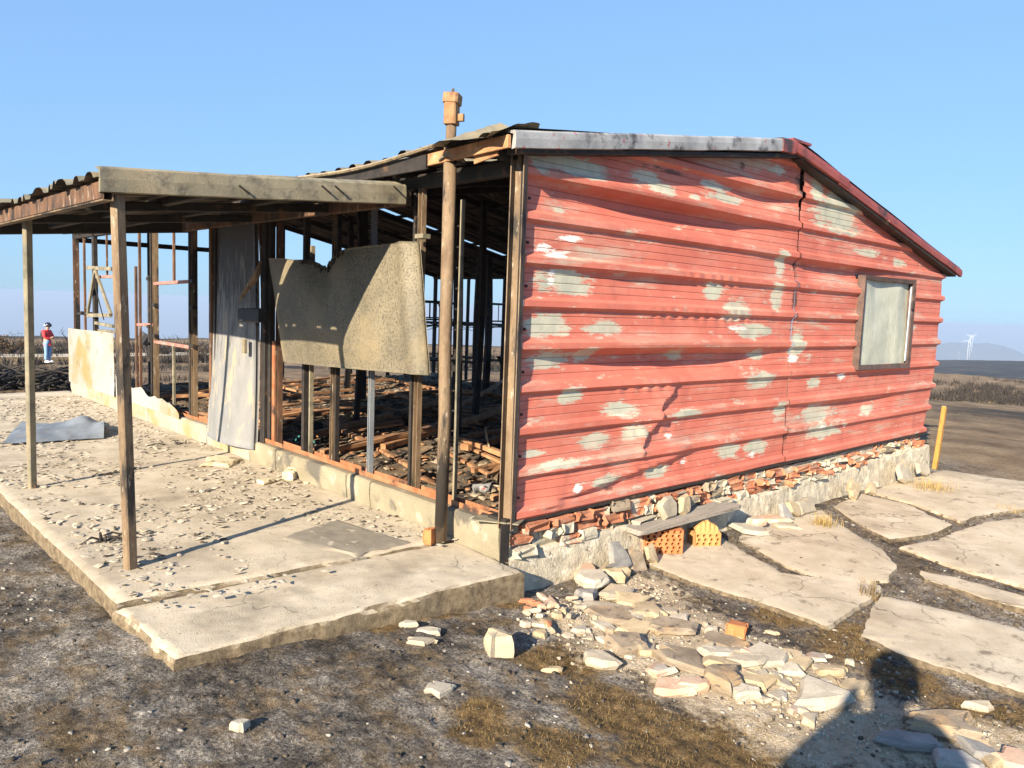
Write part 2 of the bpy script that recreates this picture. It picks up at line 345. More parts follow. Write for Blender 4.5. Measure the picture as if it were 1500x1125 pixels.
sand = blob(GX, GY, [(860, 900, .26), (960, 930, .42, 1.2), (1080, 985, .38, 1.2), (1200, 1040, .36, 1.2), (1290, 1050, .2), (1470, 1080, .2), (940, 860, .26), (1330, 1060, .25)])*1.5
soil = sst(5.2, 8.5, rc)*.85
soil = np.where((GY > 9.6) & (GX < 0), np.maximum(soil, .6), soil)
# charred bands away from the house
band = fbm(GX*.10+7, GY*.22, 21, 4)
dark = sst(6, 16, rc)*np.clip(.30+1.6*band, 0, 1)*(1-sst(30, 60, rc)*.5)
dark = np.maximum(dark, sst(56, 80, rc))
dark = np.maximum(dark, np.where((az < .5), .30*np.exp(-((rc-19)/6)**2)*(1+4*fbm(GX*.35, GY*.5, 4)), 0))
dark = np.where((az < .5) & (rc > 24) & (rc < 60), np.clip(.1+1.8*band, 0, .55), dark)
mk('ground', np.stack([GX, GY, GZ], -1), grid_faces(*GX.shape), MT['ground'], None, True,
   dict(straw=straw, sand=sand, soil=soil, dark=dark, far=sst(900, 2500, rc)), loc=(0, 0, 0))['kind'] = 'structure'

# pale track crossing behind the walker
def strip(name, pts, wid, mat, zoff=.02, th=.06):
    v = []; f = []
    for i, p in enumerate(pts):
        d = np.array(pts[min(i+1, len(pts)-1)])-np.array(pts[max(i-1, 0)]); d = d/np.linalg.norm(d); nrm = np.array([-d[1], d[0]])
        for s in (-1, 1):
            q = np.array(p)+nrm*s*wid/2; z = float(profile(*q))-.2+zoff+.12
            v += [(q[0], q[1], z), (q[0], q[1], z-th-.3)]
        if i: k = (i-1)*4; f += [[k, k+4, k+6, k+2], [k+1, k, k+4, k+5][::-1], [k+3, k+7, k+6, k+2][::-1]]
    o = mk(name, v, f, mat); o['kind'] = 'structure'; return o
strip('track', [(3.3, 39), (5, 38.4), (7, 38.2), (9, 38.2), (11.5, 38.6), (14, 39)], 2.6, MT['concrete'])

# far blue hills
def far_hill(name, cx, cy, rx, ry, ztop, seed):
    n = 60; s = np.linspace(-1, 1, n); X, Y = np.meshgrid(s, s, indexing='ij'); d = np.hypot(X, Y)
    h = (np.cos(np.clip(d, 0, 1)*math.pi)+1)/2; h = h**.8*(1+.35*fbm(X*3, Y*3, seed, 4))
    zb = -520; Z = zb+(ztop-zb)*h*.98
    o = mk(name, np.stack([cx+X*rx, cy+Y*ry, Z], -1), grid_faces(n, n), MT['ground_far'], None, True, None, (cx, cy, zb)); o['kind'] = 'structure'; return o
MT['ground_far'] = M('far_hillside', (.06, .06, .045), (.13, .115, .08), .004, .95, 0, 1)
def dirpt(px, py, dist):
    d = ray(px, py); return CAM+d/np.hypot(d[0], d[1])*dist
q = dirpt(1425, 509, 3600); far_hill('hill', q[0], q[1], 1100, 900, q[2]+4, 41)
q = dirpt(120, 452, 11500); far_hill('hill', q[0], q[1], 3600, 1500, q[2], 42)
q = dirpt(420, 462, 12000); far_hill('hill', q[0], q[1], 3800, 1500, q[2], 43)
q = dirpt(700, 470, 12000); far_hill('hill', q[0], q[1], 3000, 1500, q[2], 44)

# ------------------------------------------------------------------ concrete slabs of the terrace
def slab(name, quad, ztop, zbot, nu, nv, mat, seed=0, parent=None, dip=None, jit=.02):
    """irregular cast slab: quad = 4 xy corners (a,b,c,d), bilinear grid with rounded rim and rough sides"""
    q = np.array(quad, float); s = np.linspace(0, 1, nu); t = np.linspace(0, 1, nv)
    S, T = np.meshgrid(s, t, indexing='ij')
    xy = ((1-S)*(1-T))[..., None]*q[0]+(S*(1-T))[..., None]*q[1]+(S*T)[..., None]*q[2]+((1-S)*T)[..., None]*q[3]
    X, Y = xy[..., 0], xy[..., 1]
    Z = ztop+.012*fbm(X*3, Y*3, seed, 4)+.007*fbm(X*14, Y*14, seed+5, 3)
    if dip is not None: Z = Z+dip(X, Y)
    c = q.mean(0)
    ring = [(i, 0) for i in range(nu)]+[(nu-1, j) for j in range(1, nv)]+[(i, nv-1) for i in range(nu-2, -1, -1)]+[(0, j) for j in range(nv-2, 0, -1)]
    V = np.stack([X, Y, Z], -1).reshape(-1, 3); F = grid_faces(nu, nv).tolist()
    base = len(V); rv = []; nr = len(ring)
    ridx = [i*nv+j for i, j in ring]
    P0 = V[ridx].copy()
    out = P0[:, :2]-c; out /= np.linalg.norm(out, axis=1)[:, None]
    e = np.array([fbm(p[0]*5, p[1]*5, seed+9, 3) for p in P0])
    P0[:, :2] += out*(e*jit*2)[:, None]; P0[:, 2] -= .010+.03*np.clip(np.array([fbm(p[0]*8, p[1]*8, seed+2, 3) for p in P0]), 0, 1); V[ridx] = P0
    rows = [(.010, .016), (.016, .5), (.012, .8), (.004, 1.)]
    for o_, t_ in rows:
        Q = P0.copy(); z = P0[:, 2]-(.016 if t_ == .016 else t_*(P0[:, 2]-zbot)); e2 = np.array([fbm(p[0]*11+t_*9, p[1]*11, seed+20, 3) for p in P0])
        e3 = np.array([fbm(p[0]*34+t_*31, p[1]*34+t_*17, seed+27, 3) for p in P0]); Q[:, :2] += out*(o_+e2*jit*1.6+e3*.022-.03*np.clip(e2-.12, 0, 1))[:, None]; Q[:, 2] = z; rv.append(Q)
    V = np.concatenate([V]+rv)
    prev = ridx
    for k in range(len(rows)):
        cur = [base+k*nr+i for i in range(nr)]
        for i in range(nr): F.append([prev[i], cur[i], cur[(i+1) % nr], prev[(i+1) % nr]])
        prev = cur
    return mk(name, V, np.array(F), mat, parent, 38)
ter = slab('terrace_slab', [(-1.96, .60), (.02, .46), (.02, 9.7), (-2.0, 9.7)], 0, -.32, 60, 260, MT['concrete'], 3); ter['kind'] = 'structure'
fr = slab('terrace_slab', [(-1.93, -.10), (-.06, -.21), (.0, .44), (-1.965, .585)], -.018, -.34, 90, 50, MT['concrete'], 8, dip=lambda X, Y: -.012*sst(-.6, -1.9, X)); fr['kind'] = 'structure'
patch = slab('terrace_patch', [onz(410, 790)[:2], onz(520, 815)[:2], onz(600, 795)[:2], onz(490, 762)[:2]], .012, -.03, 26, 26, M('damp_grey_screed', (.20, .175, .135), (.30, .265, .21), 6, .95, .4, 110, ((.5, .43, .33), 9, .60, .66)), 14, jit=.05); patch['kind'] = 'structure'

# ------------------------------------------------------------------ cracked paving to the right
def poly_slab(name, pts, ztop, th, mat, parent, seed):
    """irregular flag: outline subdivided and roughened, inner rings keep the top gently uneven"""
    P = []
    m = len(pts)
    for i in range(m):
        a = np.array(pts[i][:2]); b = np.array(pts[(i+1) % m][:2]); k = max(2, int(np.linalg.norm(b-a)/.025))
        P += [a+(b-a)*j/k for j in range(k)]
    P = np.array(P); c = P.mean(0)
    nrm = np.roll(P, -1, 0)-np.roll(P, 1, 0); nrm = np.stack([nrm[:, 1], -nrm[:, 0]], 1); nrm /= np.linalg.norm(nrm, axis=1)[:, None]+1e-9
    if ((P-c)*nrm).sum() < 0: nrm = -nrm
    P = P+nrm*(.04*fbm(P[:, 0]*4, P[:, 1]*4, seed, 4)+.03*fbm(P[:, 0]*17, P[:, 1]*17, seed+3, 3))[:, None]
    n = len(P); V = []; F = []
    def zt(xy): return ztop+.02*fbm(xy[:, 0]*2, xy[:, 1]*2, 77, 4)+.006*fbm(xy[:, 0]*15, xy[:, 1]*15, 78, 3)
    rings = [(1., -th), (1., -.02), (.985, -.004), (.95, 0), (.8, 0), (.6, 0), (.4, 0), (.2, 0)]
    for s, dz in rings:
        xy = c+(P-c)*s; V.append(np.column_stack([xy, zt(xy)+dz]))
    for k in range(len(rings)-1):
        for i in range(n): F.append([k*n+i, k*n+(i+1) % n, k*n+n+(i+1) % n, k*n+n+i])
    F.append([(len(rings)-1)*n+i for i in range(n)])
    o = mk(name, np.concatenate(V), F, mat, parent, 30); return o
pav = bpy.data.objects.new('paving', None); COL.objects.link(pav); pav.location = (3, -1, -.3); reg(pav, (3, -1, -.3)); pav['kind'] = 'structure'
PZ = -.20
def cracked(m_, scale, col, wid=.012):
    """hairline cracks wandering over a cast surface"""
    n = m_.node_tree; b = n.nodes['Principled BSDF']; c = b.inputs['Base Color'].links[0].from_socket
    mx = N(n, 'Vector Math'.replace(' ', ''), operation='ADD'); nz = N(n, 'TexNoise'); nz.inputs['Scale'].default_value = 3; nz.inputs['Detail'].default_value = 5; n.links.new(wpos(n), nz.inputs['Vector'])
    sc_ = N(n, 'VectorMath', operation='SCALE'); sc_.inputs['Scale'].default_value = .5; n.links.new(nz.outputs['Color'], sc_.inputs[0]); n.links.new(wpos(n), mx.inputs[0]); n.links.new(sc_.outputs[0], mx.inputs[1])
    v = N(n, 'TexVoronoi', feature='DISTANCE_TO_EDGE'); v.inputs['Scale'].default_value = scale; n.links.new(mx.outputs[0], v.inputs['Vector'])
    lim = math_(n, 'MULTIPLY', ramp(n, noise(n, 1.6, 3, .5, wpos(n)), [(.44, 0.), (.56, 1.)]), ramp(n, v.outputs['Distance'], [(wid*.3, 1.), (wid, 0.)]))
    n.links.new(mix(n, math_(n, 'MULTIPLY', lim, .8), c, col), b.inputs['Base Color']); return m_
MT['flag'] = M('cast_paving_concrete', (.47, .395, .28), (.63, .55, .42), 3, .95, .5, 130, ((.33, .265, .185), 1.6, .48, .74), ((.23, .19, .135), 9, .585, .70))
cracked(MT['flag'], 1.3, (.10, .08, .055), .010); cracked(MT['concrete'], 1.1, (.14, .11, .08), .007)
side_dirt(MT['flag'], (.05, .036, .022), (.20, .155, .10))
flags = [
 [(898, 798), (925, 815), (1010, 853), (1100, 879), (1180, 904), (1213, 917), (1248, 897), (1291, 866), (1292, 857), (1222, 864), (1150, 839), (1076, 797), (1035, 778), (960, 765)],
 [(1080, 789), (1150, 828), (1224, 854), (1300, 850), (1317, 832), (1293, 802), (1251, 780), (1205, 746), (1120, 748)],
 [(1219, 741), (1263, 771), (1304, 790), (1366, 782), (1396, 768), (1330, 739), (1260, 722)],
 [(1272, 720), (1336, 737), (1406, 763), (1452, 751), (1570, 741), (1570, 712), (1450, 698), (1385, 688), (1320, 702)],
 [(1315, 800), (1400, 831), (1570, 878), (1680, 830), (1600, 768), (1500, 757), (1440, 764), (1404, 776), (1370, 790)],
 [(1345, 835), (1400, 846), (1480, 869), (1570, 892), (1570, 907), (1470, 884), (1400, 862), (1352, 849)],
 [(1286, 871), (1340, 881), (1420, 899), (1570, 940), (1640, 1066), (1500, 1016), (1420, 988), (1330, 962), (1258, 930)],
]
for i, fl in enumerate(flags):
    poly_slab('flag', [onz(x, y, PZ) for x, y in fl], PZ, .1, MT['flag'], pav, 50+i)

# ------------------------------------------------------------------ the burnt building
W_, L_ = 6.63, 9.45
B = thing('burnt_building', (3.3, 4.7, 0), 'burnt-out prefab building with red ribbed gable wall, bare steel posts and sagging awning', 'building')
def part(name, vf, mat, parent=B, smooth=False): return mk(name, vf[0], vf[1], mat, parent, smooth)
def roof_z(x):   # underside line of the gable roof
    return np.where(x < 3.0, 2.33+(x+.14)*.151, 2.80-(x-3.0)*.2)

# --- red gable sheet
def red_mat():
    m_, n, b = new_mat('faded_red_sheet'); P = wpos(n, 1, 1, 1); PS = wpos(n, .55, 1, 2.6)
    red = ramp(n, noise(n, 2.2, 6, .6, P), [(.3, (.48, .130, .090)), (.55, (.57, .170, .120)), (.75, (.61, .21, .152))])
    pale = ramp(n, noise(n, 5, 5, .6, P), [(.3, (.37, .38, .31)), (.55, (.50, .50, .40)), (.75, (.60, .56, .42))])
    j = math_(n, 'MULTIPLY', math_(n, 'SUBTRACT', noise(n, 7, 9, .78, PS), .5), 2.6)
    c = mix(n, ramp(n, math_(n, 'ADD', math_(n, 'MULTIPLY', attr(n, 'pale'), .98), j), [(.44, 0.), (.62, 1.)]), red, pale)
    ch = noise(n, 4.2, 10, .80, PS)
    c = mix(n, ramp(n, ch, [(.575, 0.), (.635, .9)]), c, (.50, .48, .39))
    c = mix(n, ramp(n, noise(n, 1.7, 8, .75, PS), [(.50, 0.), (.68, .40)]), c, (.62, .36, .28))
    c = mix(n, ramp(n, noise(n, 1.5, 9, .74, wpos(n, .42, 1, 3.2)), [(.545, 0.), (.66, .7)]), c, pale)
    c = mix(n, ramp(n, noise(n, 2.3, 7, .7, wpos(n, 1.6, 1, .5)), [(.58, 0.), (.74, .45)]), c, (.20, .09, .07))
    c = mix(n, ramp(n, math_(n, 'ADD', attr(n, 'white'), math_(n, 'MULTIPLY', j, 1.25)), [(.52, 0.), (.66, 1.)]), c, (.78, .76, .71))
    c = mix(n, ramp(n, math_(n, 'ADD', attr(n, 'scorch'), j), [(.45, 0.), (.75, .85)]), c, (.07, .042, .035))
    c = mix(n, attr(n, 'groove'), c, (.10, .045, .035))
    n.links.new(c, b.inputs['Base Color']); b.inputs['Roughness'].default_value = .6; b.inputs['Specular IOR Level'].default_value = .3
    bump(n, b, math_(n, 'ADD', noise(n, 3, 4, .5, P), math_(n, 'MULTIPLY', noise(n, 40, 3, .6, P), .06)), .3, .03); return m_
MT['red'] = red_mat()
Z0 = .22
def gablep(px, py): q = ony(px, py); return q[0], q[2]
PALE = [(835, 243, .42, .07), (945, 262, .2, .06), (965, 278, .16, .06), (790, 240, .1, .06), (1050, 272, .28, .035), (1065, 290, .3, .04), (820, 308, .07, .02), (830, 415, .30, .085), (800, 478, .22, .09),
        (885, 482, .22, .05), (808, 528, .22, .07), (860, 520, .10, .05), (1045, 428, .16, .07), (1075, 455, .22, .09), (1105, 484, .32, .07), (1137, 435, .12, .12), (1143, 385, .10, .12), (1165, 505, .14, .14), (1110, 555, .26, .09),
        (1195, 605, .4, .09), (1205, 630, .42, .08), (1140, 600, .12, .1), (1225, 315, .5, .2), (1195, 283, .14, .12), (1270, 370, .3, .05), (1315, 385, .2, .05), (815, 680, .26, .035), (925, 635, .16, .06), (885, 705, .18, .045),
        (835, 580, .14, .06), (905, 600, .2, .06), (1065, 660, .2, .07), (1105, 655, .2, .08), (1000, 605, .22, .04), (1050, 700, .2, .03), (995, 520, .14, .05), (1110, 518, .12, .05), (1330, 480, .2, .06), (1370, 560, .2, .05), (780, 665, .1, .03), (1190, 560, .14, .06), (1140, 250, .14, .04), (1015, 290, .1, .03), (1270, 600, .2, .06), (960, 690, .18, .05), (870, 645, .18, .06)]
WHITE = [(815, 372, .16, .03), (795, 365, .06, .03), (835, 350, .16, .022), (808, 408, .04, .05), (1160, 525, .10, .05), (1230, 550, .10, .04), (1100, 665, .07, .03), (840, 716, .05, .03), (975, 640, .06, .03), (1080, 480, .2, .02), (1200, 625, .05, .02), (1000, 678, .06, .03), (1235, 625, .04, .025)]
SCORCH = [(1163, 430, .06, .5), (1150, 640, .05, .12), (890, 715, .08, .03), (1170, 270, .10, .12), (1088, 243, .05, .04), (985, 252, .4, .02), (860, 342, .1, .01)]
def emap(x, z, lst):
    m_ = np.zeros_like(x)
    for px, py, a, b_ in lst:
        u0, z0 = gablep(px, py); m_ = np.maximum(m_, np.exp(-(((x-u0)/a)**2+((z-z0)/b_)**2)*.9))
    return m_
def gable_panel(x0, x1, off, name):
    per = [-.040, -.018, 0., .018, .040, .058, .0705, .075, .0795, .098, .1205, .125, .1295, .150, .1705, .175, .1795, .194]
    zs = []
    for k in range(-1, 11):
        zs += [Z0+.02+k*.25+o_ for o_ in per]
    zs = np.array(sorted(z for z in zs if z > Z0-.03)); zs[0] = Z0-.03
    xs = np.arange(x0, x1+.001, .0145); X, Zr = np.meshgrid(xs, zs, indexing='ij')
    top = roof_z(X)-.035
    ph = (Zr-Z0-.02+.1) % .25-.1           # rib centre at 0
    rib = np.clip((.040-np.abs(ph))/.020, 0, 1)*.030
    gro = sum(np.clip(1-np.abs(ph-g)/.0045, 0, 1) for g in (.075, .125))
    gro = gro+np.clip(1-np.abs(((ph+.125) % .25)-.05)/.0045, 0, 1)*0+np.clip(1-np.abs(((Zr-Z0-.02) % .25)-.175)/.0045, 0, 1)
    sag = .005*np.sin(X*1.1+.4)*np.sin(Zr*1.3)
    # dents: the sheet sinks below two ribs and is folded in places
    def below(zr, depth, xc, wx, span):
        t = (zr-Zr)/span; return -depth*np.exp(-np.abs((X-xc)/wx)**3)*sst(.08, .30, t)*(1-sst(.35, 1.1, t))
    h = rib-.003*gro
    h = h+below(Z0+.02+4*.25, .085, 1.55, 1.15, .27)+.030*np.exp(-((X-1.5)/.9)**2-((Zr-1.25)/.05)**2)
    h = h+below(Z0+.02+8*.25, .070, 1.45, 1.15, .24)+.028*np.exp(-((X-1.3)/.9)**2-((Zr-2.25)/.05)**2)
    h = h+below(Z0+.02+9*.25, .05, 2.6, .5, .22)+below(Z0+.02+7*.25, .05, 4.0, .9, .22)+below(Z0+.02+2*.25, .03, 4.6, .9, .24)
    h = h+below(Z0+.02+6*.25, .02, 1.2, .8, .24)
    (ax, az_), (bx, bz) = gablep(988, 560), gablep(932, 662)     # sharp fold
    d = np.array([bx-ax, bz-az_]); Ln = np.linalg.norm(d); d /= Ln
    s = (X-ax)*d[0]+(Zr-az_)*d[1]; t = (X-ax)*(-d[1])+(Zr-az_)*d[0]; t = -t+.02*np.sin(s*22)
    if d[1] < 0: t = -t
    inl = sst(-.05, .1, s)*(1-sst(Ln-.08, Ln+.06, s))
    h = h+.032*inl*(1-sst(-.012, .030, t))*np.exp(np.minimum(t, 0)/.28)
    (ax, az_), (bx, bz) = gablep(768, 748), gablep(990, 668)     # long slanting crease near the foot
    d = np.array([bx-ax, bz-az_]); Ln = np.linalg.norm(d); d /= Ln
    s = (X-ax)*d[0]+(Zr-az_)*d[1]; t = (X-ax)*(-d[1])+(Zr-az_)*d[0]
    inl = sst(0, .3, s)*(1-sst(Ln-.1, Ln+.2, s))
    h = h+.035*inl*sst(-.03, .01, t)*np.exp(-np.maximum(t, 0)/.16)
    # small crumples along the rib undersides
    for (px0, py0, px1) in ((898, 572, 980), (920, 635, 985), (925, 690, 1010), (950, 462, 1100), (1000, 405, 1080)):
        u0, z0 = gablep(px0, py0); u1, _ = gablep(px1, py0)
        h = h+.005*np.sin((X+Zr*.8)*48+3*fbm(X*5, Zr*5, 3))*np.exp(-((Zr-z0)/.035)**2)*sst(u0-.05, u0+.08, X)*(1-sst(u1-.08, u1+.05, X))
    h = h+.022*fbm(X*.9, Zr*1.6, 61, 3)+.006*fbm(X*4, Zr*5, 62, 3)
    edge = sst(0, .10, X-x0) if x0 < 1 else 1
    Zs = np.minimum(Zr+sag, top)
    bow = .10*np.sin(np.clip((Zr-.2)/2.2, 0, 1)*math.pi) if x1 > 6 else 0
    Xs = X+(.02*fbm(Zr*3, Zr*0, 66, 2)+(.05*rib/.036-.03+bow*.9-.12*(1-sst(.2, .9, Zr)))*(x1 > 6))*sst(x1-.6, x1, X)
    Y = -(h+off)-.004
    V = np.stack([Xs, Y, Zs], -1)
    F = grid_faces(*X.shape)
    xc = X.ravel()[F].mean(1); zc = Zr.ravel()[F].mean(1); tz = top.ravel()[F].min(1); zmin = Zr.ravel()[F].min(1)
    keep = (zmin < tz)
    keep &= ~((xc > 4.52) & (xc < 5.68) & (zc > 1.03) & (zc < 1.86))
    rip = np.abs(xc-(x1 if x0 < 1 else x0)) < (.003+.014*np.clip(vn(zc*7, zc*0, 5)-.6, 0, 1)+.04*sst(2.25, 2.6, zc))*(1 if x0 < 1 else .5)
    keep &= ~rip
    F = F[keep]; used = np.unique(F); mp = -np.ones(X.size, int); mp[used] = np.arange(len(used)); F = mp[F]
    g = lambda a_: a_.ravel()[used]
    return mk(name, V.reshape(-1, 3)[used], F, MT['red'], B, 13, dict(pale=g(emap(X, Zr, PALE)), white=g(emap(X, Zr, WHITE)*.95), scorch=g(emap(X, Zr, SCORCH)*.8), groove=g(np.clip(gro, 0, 1)*.42)))
gp1 = gable_panel(.045, 3.262, 0, 'gable_panel')
gp2 = gable_panel(3.25, 6.60, .006, 'gable_panel')
# rivets on the rib ends
for k in range(9):
    z = Z0+.02+k*.25+.10
    part('rivet', tube([(.085, -.006, z), (.085, -.016, z)], .009, 6), MT['char'], gp1)

# --- window in the gable
def quadbar(a, b, w_, d_, y): return box((a[0], y, a[1]), (b[0], y, b[1]), w_, d_, up=(0, 1, 0))
win = mk('window', *box((4.48, .03, 1.445), (5.72, .03, 1.445), .90, .02, up=(0, 1, 0)), MT['char'], B)
fo = [(4.47, .985), (5.74, .975), (5.73, 1.905), (4.48, 1.89)]
fi = [(4.520, 1.030), (5.69, 1.02), (5.685, 1.86), (4.528, 1.85)]
for i in range(4):
    a, b_, c, d = fo[i], fo[(i+1) % 4], fi[(i+1) % 4], fi[i]
    v = [(p[0], y, p[1]) for y in (-.075, .0) for p in (a, b_, c, d)]
    v[2] = (v[2][0], -.066, v[2][2]); v[3] = (v[3][0], -.066, v[3][2])
    mk('frame', v, [[0, 1, 2, 3], [4, 7, 6, 5], [0, 4, 5, 1], [1, 5, 6, 2], [2, 6, 7, 3], [3, 7, 4, 0]], MT['winframe'], win)
nx, nz = 40, 30; S, T = np.meshgrid(np.linspace(0, 1, nx), np.linspace(0, 1, nz), indexing='ij')
PX = 4.522+S*1.16; PZ_ = 1.025+T*.83; PY = -.028-.012*np.sin(S*9+T*1.5)*(.4+.6*T)-.02*fbm(S*3, T*3, 8, 3)
mk('pane', np.stack([PX, PY, PZ_], -1), grid_faces(nx, nz), MT['pane'], win, True)
mk('pane', *box((5.645, -.055, 1.05), (5.66, -.055, 1.83), .03, .006, up=(0, 1, 0)), M('pale_glass_strip', (.55, .60, .68), (.66, .70, .76), 3, .2, 0, 5), win)
part('latch', box((5.655, -.085, 1.60), (5.655, -.085, 1.68), .03, .02, up=(0, 1, 0)), MT['char'], win)

# --- plinth, broken brick course and stones below the gable
nx, nz = 330, 26; S, T = np.meshgrid(np.linspace(-.02, 6.45, nx), np.linspace(0, 1, nz), indexing='ij')
ztop = .005+.05*fbm(S*2, S*0, 5, 3)+.06*sst(3, 6.3, S)+.02*fbm(S*12, S*0, 6, 3)
ZP = -.42+(ztop+.42)*np.minimum(T/.85, 1); YP = -.055-.05*(1-np.minimum(T/.85, 1))-.022*fbm(S*3, ZP*4, 7, 3)-.016*fbm(S*17, ZP*19, 9, 4)-.04*sst(4.5, 6.3, S)
YP = np.where(T > .85, YP+(T-.85)/.15*.22, YP)
mk('plinth', np.stack([S, YP, ZP], -1), grid_faces(nx, nz), MT['render'], B, True)
part('sole_plate', box((-.02, .06, .21), (6.5, .06, .21), .16, .03), MT['char'])
part('sole_plate', box((-.02, -.005, .195), (6.5, -.005, .195), .05, .02, seg=20, tw=.004), MT['char'])
part('inner_wall', box((.02, .16, .06), (6.5, .16, .06), .2, .30), MT['char'])
def rubble(w_, d_, h_, seed, rough=.25, n=9, rings=4):
    """broken block: jittered box-like lump centred on its base"""
    r = np.random.default_rng(seed); V = []; F = []
    ph = np.sort(r.uniform(0, 2*math.pi, n)*.25+np.arange(n)*2*math.pi/n*.75+np.arange(n)*.25*2*math.pi/n)
    rad = r.uniform(1-rough, 1+rough*.4, n)
    for k in range(rings):
        t = k/(rings-1); s = [.90, 1., .97, .80][k] if rings == 4 else 1
        for i in range(n):
            c, s_ = math.cos(ph[i]), math.sin(ph[i]); m_ = 1/max(abs(c), abs(s_)); m_ = 1+(m_-1)*.75
            q = rad[i]*m_*s*r.uniform(1-rough*.22, 1+rough*.22)
            V.append((c*q*w_/2*.93, s_*q*d_/2*.93, h_*(t+r.uniform(-.07, .07)*(0 < k))))
    for k in range(rings-1):
        for i in range(n): F.append([k*n+i, k*n+(i+1) % n, k*n+n+(i+1) % n, k*n+n+i])
    V.append((0, 0, 0)); V.append((r.uniform(-.1, .1)*w_, r.uniform(-.1, .1)*d_, h_*1.03))
    for i in range(n): F.append([len(V)-2, (i+1) % n, i]); F.append([len(V)-1, (rings-1)*n+i, (rings-1)*n+(i+1) % n])
    return np.array(V), F
def chunk(w_, d_, h_, seed, j=.10):
    """broken brick: a box with chipped corners and uneven faces"""
    r = np.random.default_rng(seed); V = []; F = []
    c = r.uniform(.06, .28, 4)
    for k, t in enumerate((0, .5, 1.)):
        for q, (sx, sy) in enumerate(((-1, -1), (1, -1), (1, 1), (-1, 1))):
            e = c[q]*r.uniform(.7, 1.2)*(1 if k == 1 else 1.15)
            a, b = (sx*(1-e), sy), (sx, sy*(1-e))
            if q in (1, 3): a, b = b, a
            for p in (a, b): V.append((p[0]*w_/2*(1+r.uniform(-j, j)), p[1]*d_/2*(1+r.uniform(-j, j)*1.6), h_*(t+r.uniform(-j, j)*(1.2 if k else .3))))
    for k in range(2):
        for i in range(8): F.append([k*8+i, k*8+(i+1) % 8, k*8+8+(i+1) % 8, k*8+8+i])
    F += [list(range(7, -1, -1)), list(range(16, 24))]
    return np.array(V), F
def put(vf, loc, rz=0, rx=0, ry=0):
    V, F = vf; Rm = np.array(Matrix.Rotation(rz, 3, 'Z') @ Matrix.Rotation(ry, 3, 'Y') @ Matrix.Rotation(rx, 3, 'X')); return V@Rm.T+np.array(loc), F
x = .0; i = 0; R_ = random.Random(3)
for lay in range(3):
    x = R_.uniform(0, .05)
    while x < 6.35:
        zb = .0+.06*float(sst(3, 6.3, x)); hl = .062 if x < 3.3 else .044
        wd = R_.uniform(.07, .26); h_ = hl*R_.uniform(.7, 1.0)
        pick = R_.random(); mt, nm = (MT['brick'], 'brick') if pick < .60 else ((MT['mortar'], 'mortar_lump') if pick < .90 else (MT['slate'], 'stone'))
        part(nm, put((chunk(wd, R_.uniform(.1, .16), h_, 100+i, .16)), (x+wd/2, .02+R_.uniform(-.045, .03)+.012*lay, zb+lay*hl+R_.uniform(-.006, .006)), R_.uniform(-.10, .10), R_.uniform(-.08, .08), R_.uniform(-.05, .05)), mt)
        i += 1; x += wd*R_.uniform(.92, 1.12)+(.05 if R_.random() < .08 else 0)
# crumbled mortar bed behind the pieces
nx, nz = 260, 8; S, T = np.meshgrid(np.linspace(.0, 6.4, nx), np.linspace(0, 1, nz), indexing='ij')
mk('mortar_bed', np.stack([S, .0-.03*fbm(S*9, T*3, 17, 3)-.012+.02*T, -.02+.06*sst(3, 6.3, S)+.185*T*(1-.25*sst(3, 6.3, S))], -1), grid_faces(nx, nz), MT['mortar'], B, True)
# flat stones standing against the plinth
lean = [(985, 742, .30, .17, 'palestone', 1.35), (1010, 738, .2, .16, 'tanstone', 1.4), (893, 790, .26, .24, 'greystone', 1.1), (915, 785, .20, .22, 'slate', 1.15), (938, 782, .16, .2, 'tanstone', 1.2),
        (1150, 745, .26, .2, 'tanstone', 1.05), (1135, 742, .2, .22, 'greystone', .95), (1165, 735, .3, .22, 'palestone', 1.05), (1238, 710, .26, .24, 'tanstone', 1.0), (1262, 708, .2, .18, 'tanstone', 1.0), (1310, 690, .42, .34, 'palestone', 1.1), (1338, 690, .3, .28, 'palestone', 1.15)]
LEAN_LABEL = ['broad pale stone set upright under the red wall, behind the plank', 'tan stone beside the broad pale one under the red wall', 'grey slab leaning on the plinth left of the plank', 'brown slab leaning on the plinth below the plank tip', 'tan slab leaning on the plinth behind the hollow brick',
        'tan slab leaning on the plinth right of the plank', 'grey slab leaning on the plinth just right of the plank end', 'pale slab leaning against the plinth above the grass tuft', 'pointed tan slab leaning on the middle of the plinth', 'small tan slab right of the pointed leaning slab', 'largest slab leaning on the plinth near the yellow post', 'pale slab leaning at the far end of the plinth']
for i, (px, py, ww, hh, mt, tl) in enumerate(lean):
    x_ = ony(px, py, -.14)[0]; zb = -.24 if i > 1 else .02
    yb = -.21 if i > 1 else -.075
    v, f = put(rubble(ww, hh, .045, 300+i, .38, 8), (x_, yb, zb+hh*.42), R_.uniform(-.1, .1), tl)
    o = mk('leaning_stone', v, f, MT[mt]); tag(o, LEAN_LABEL[i], 'stone', 'flat stones leaning against the plinth')

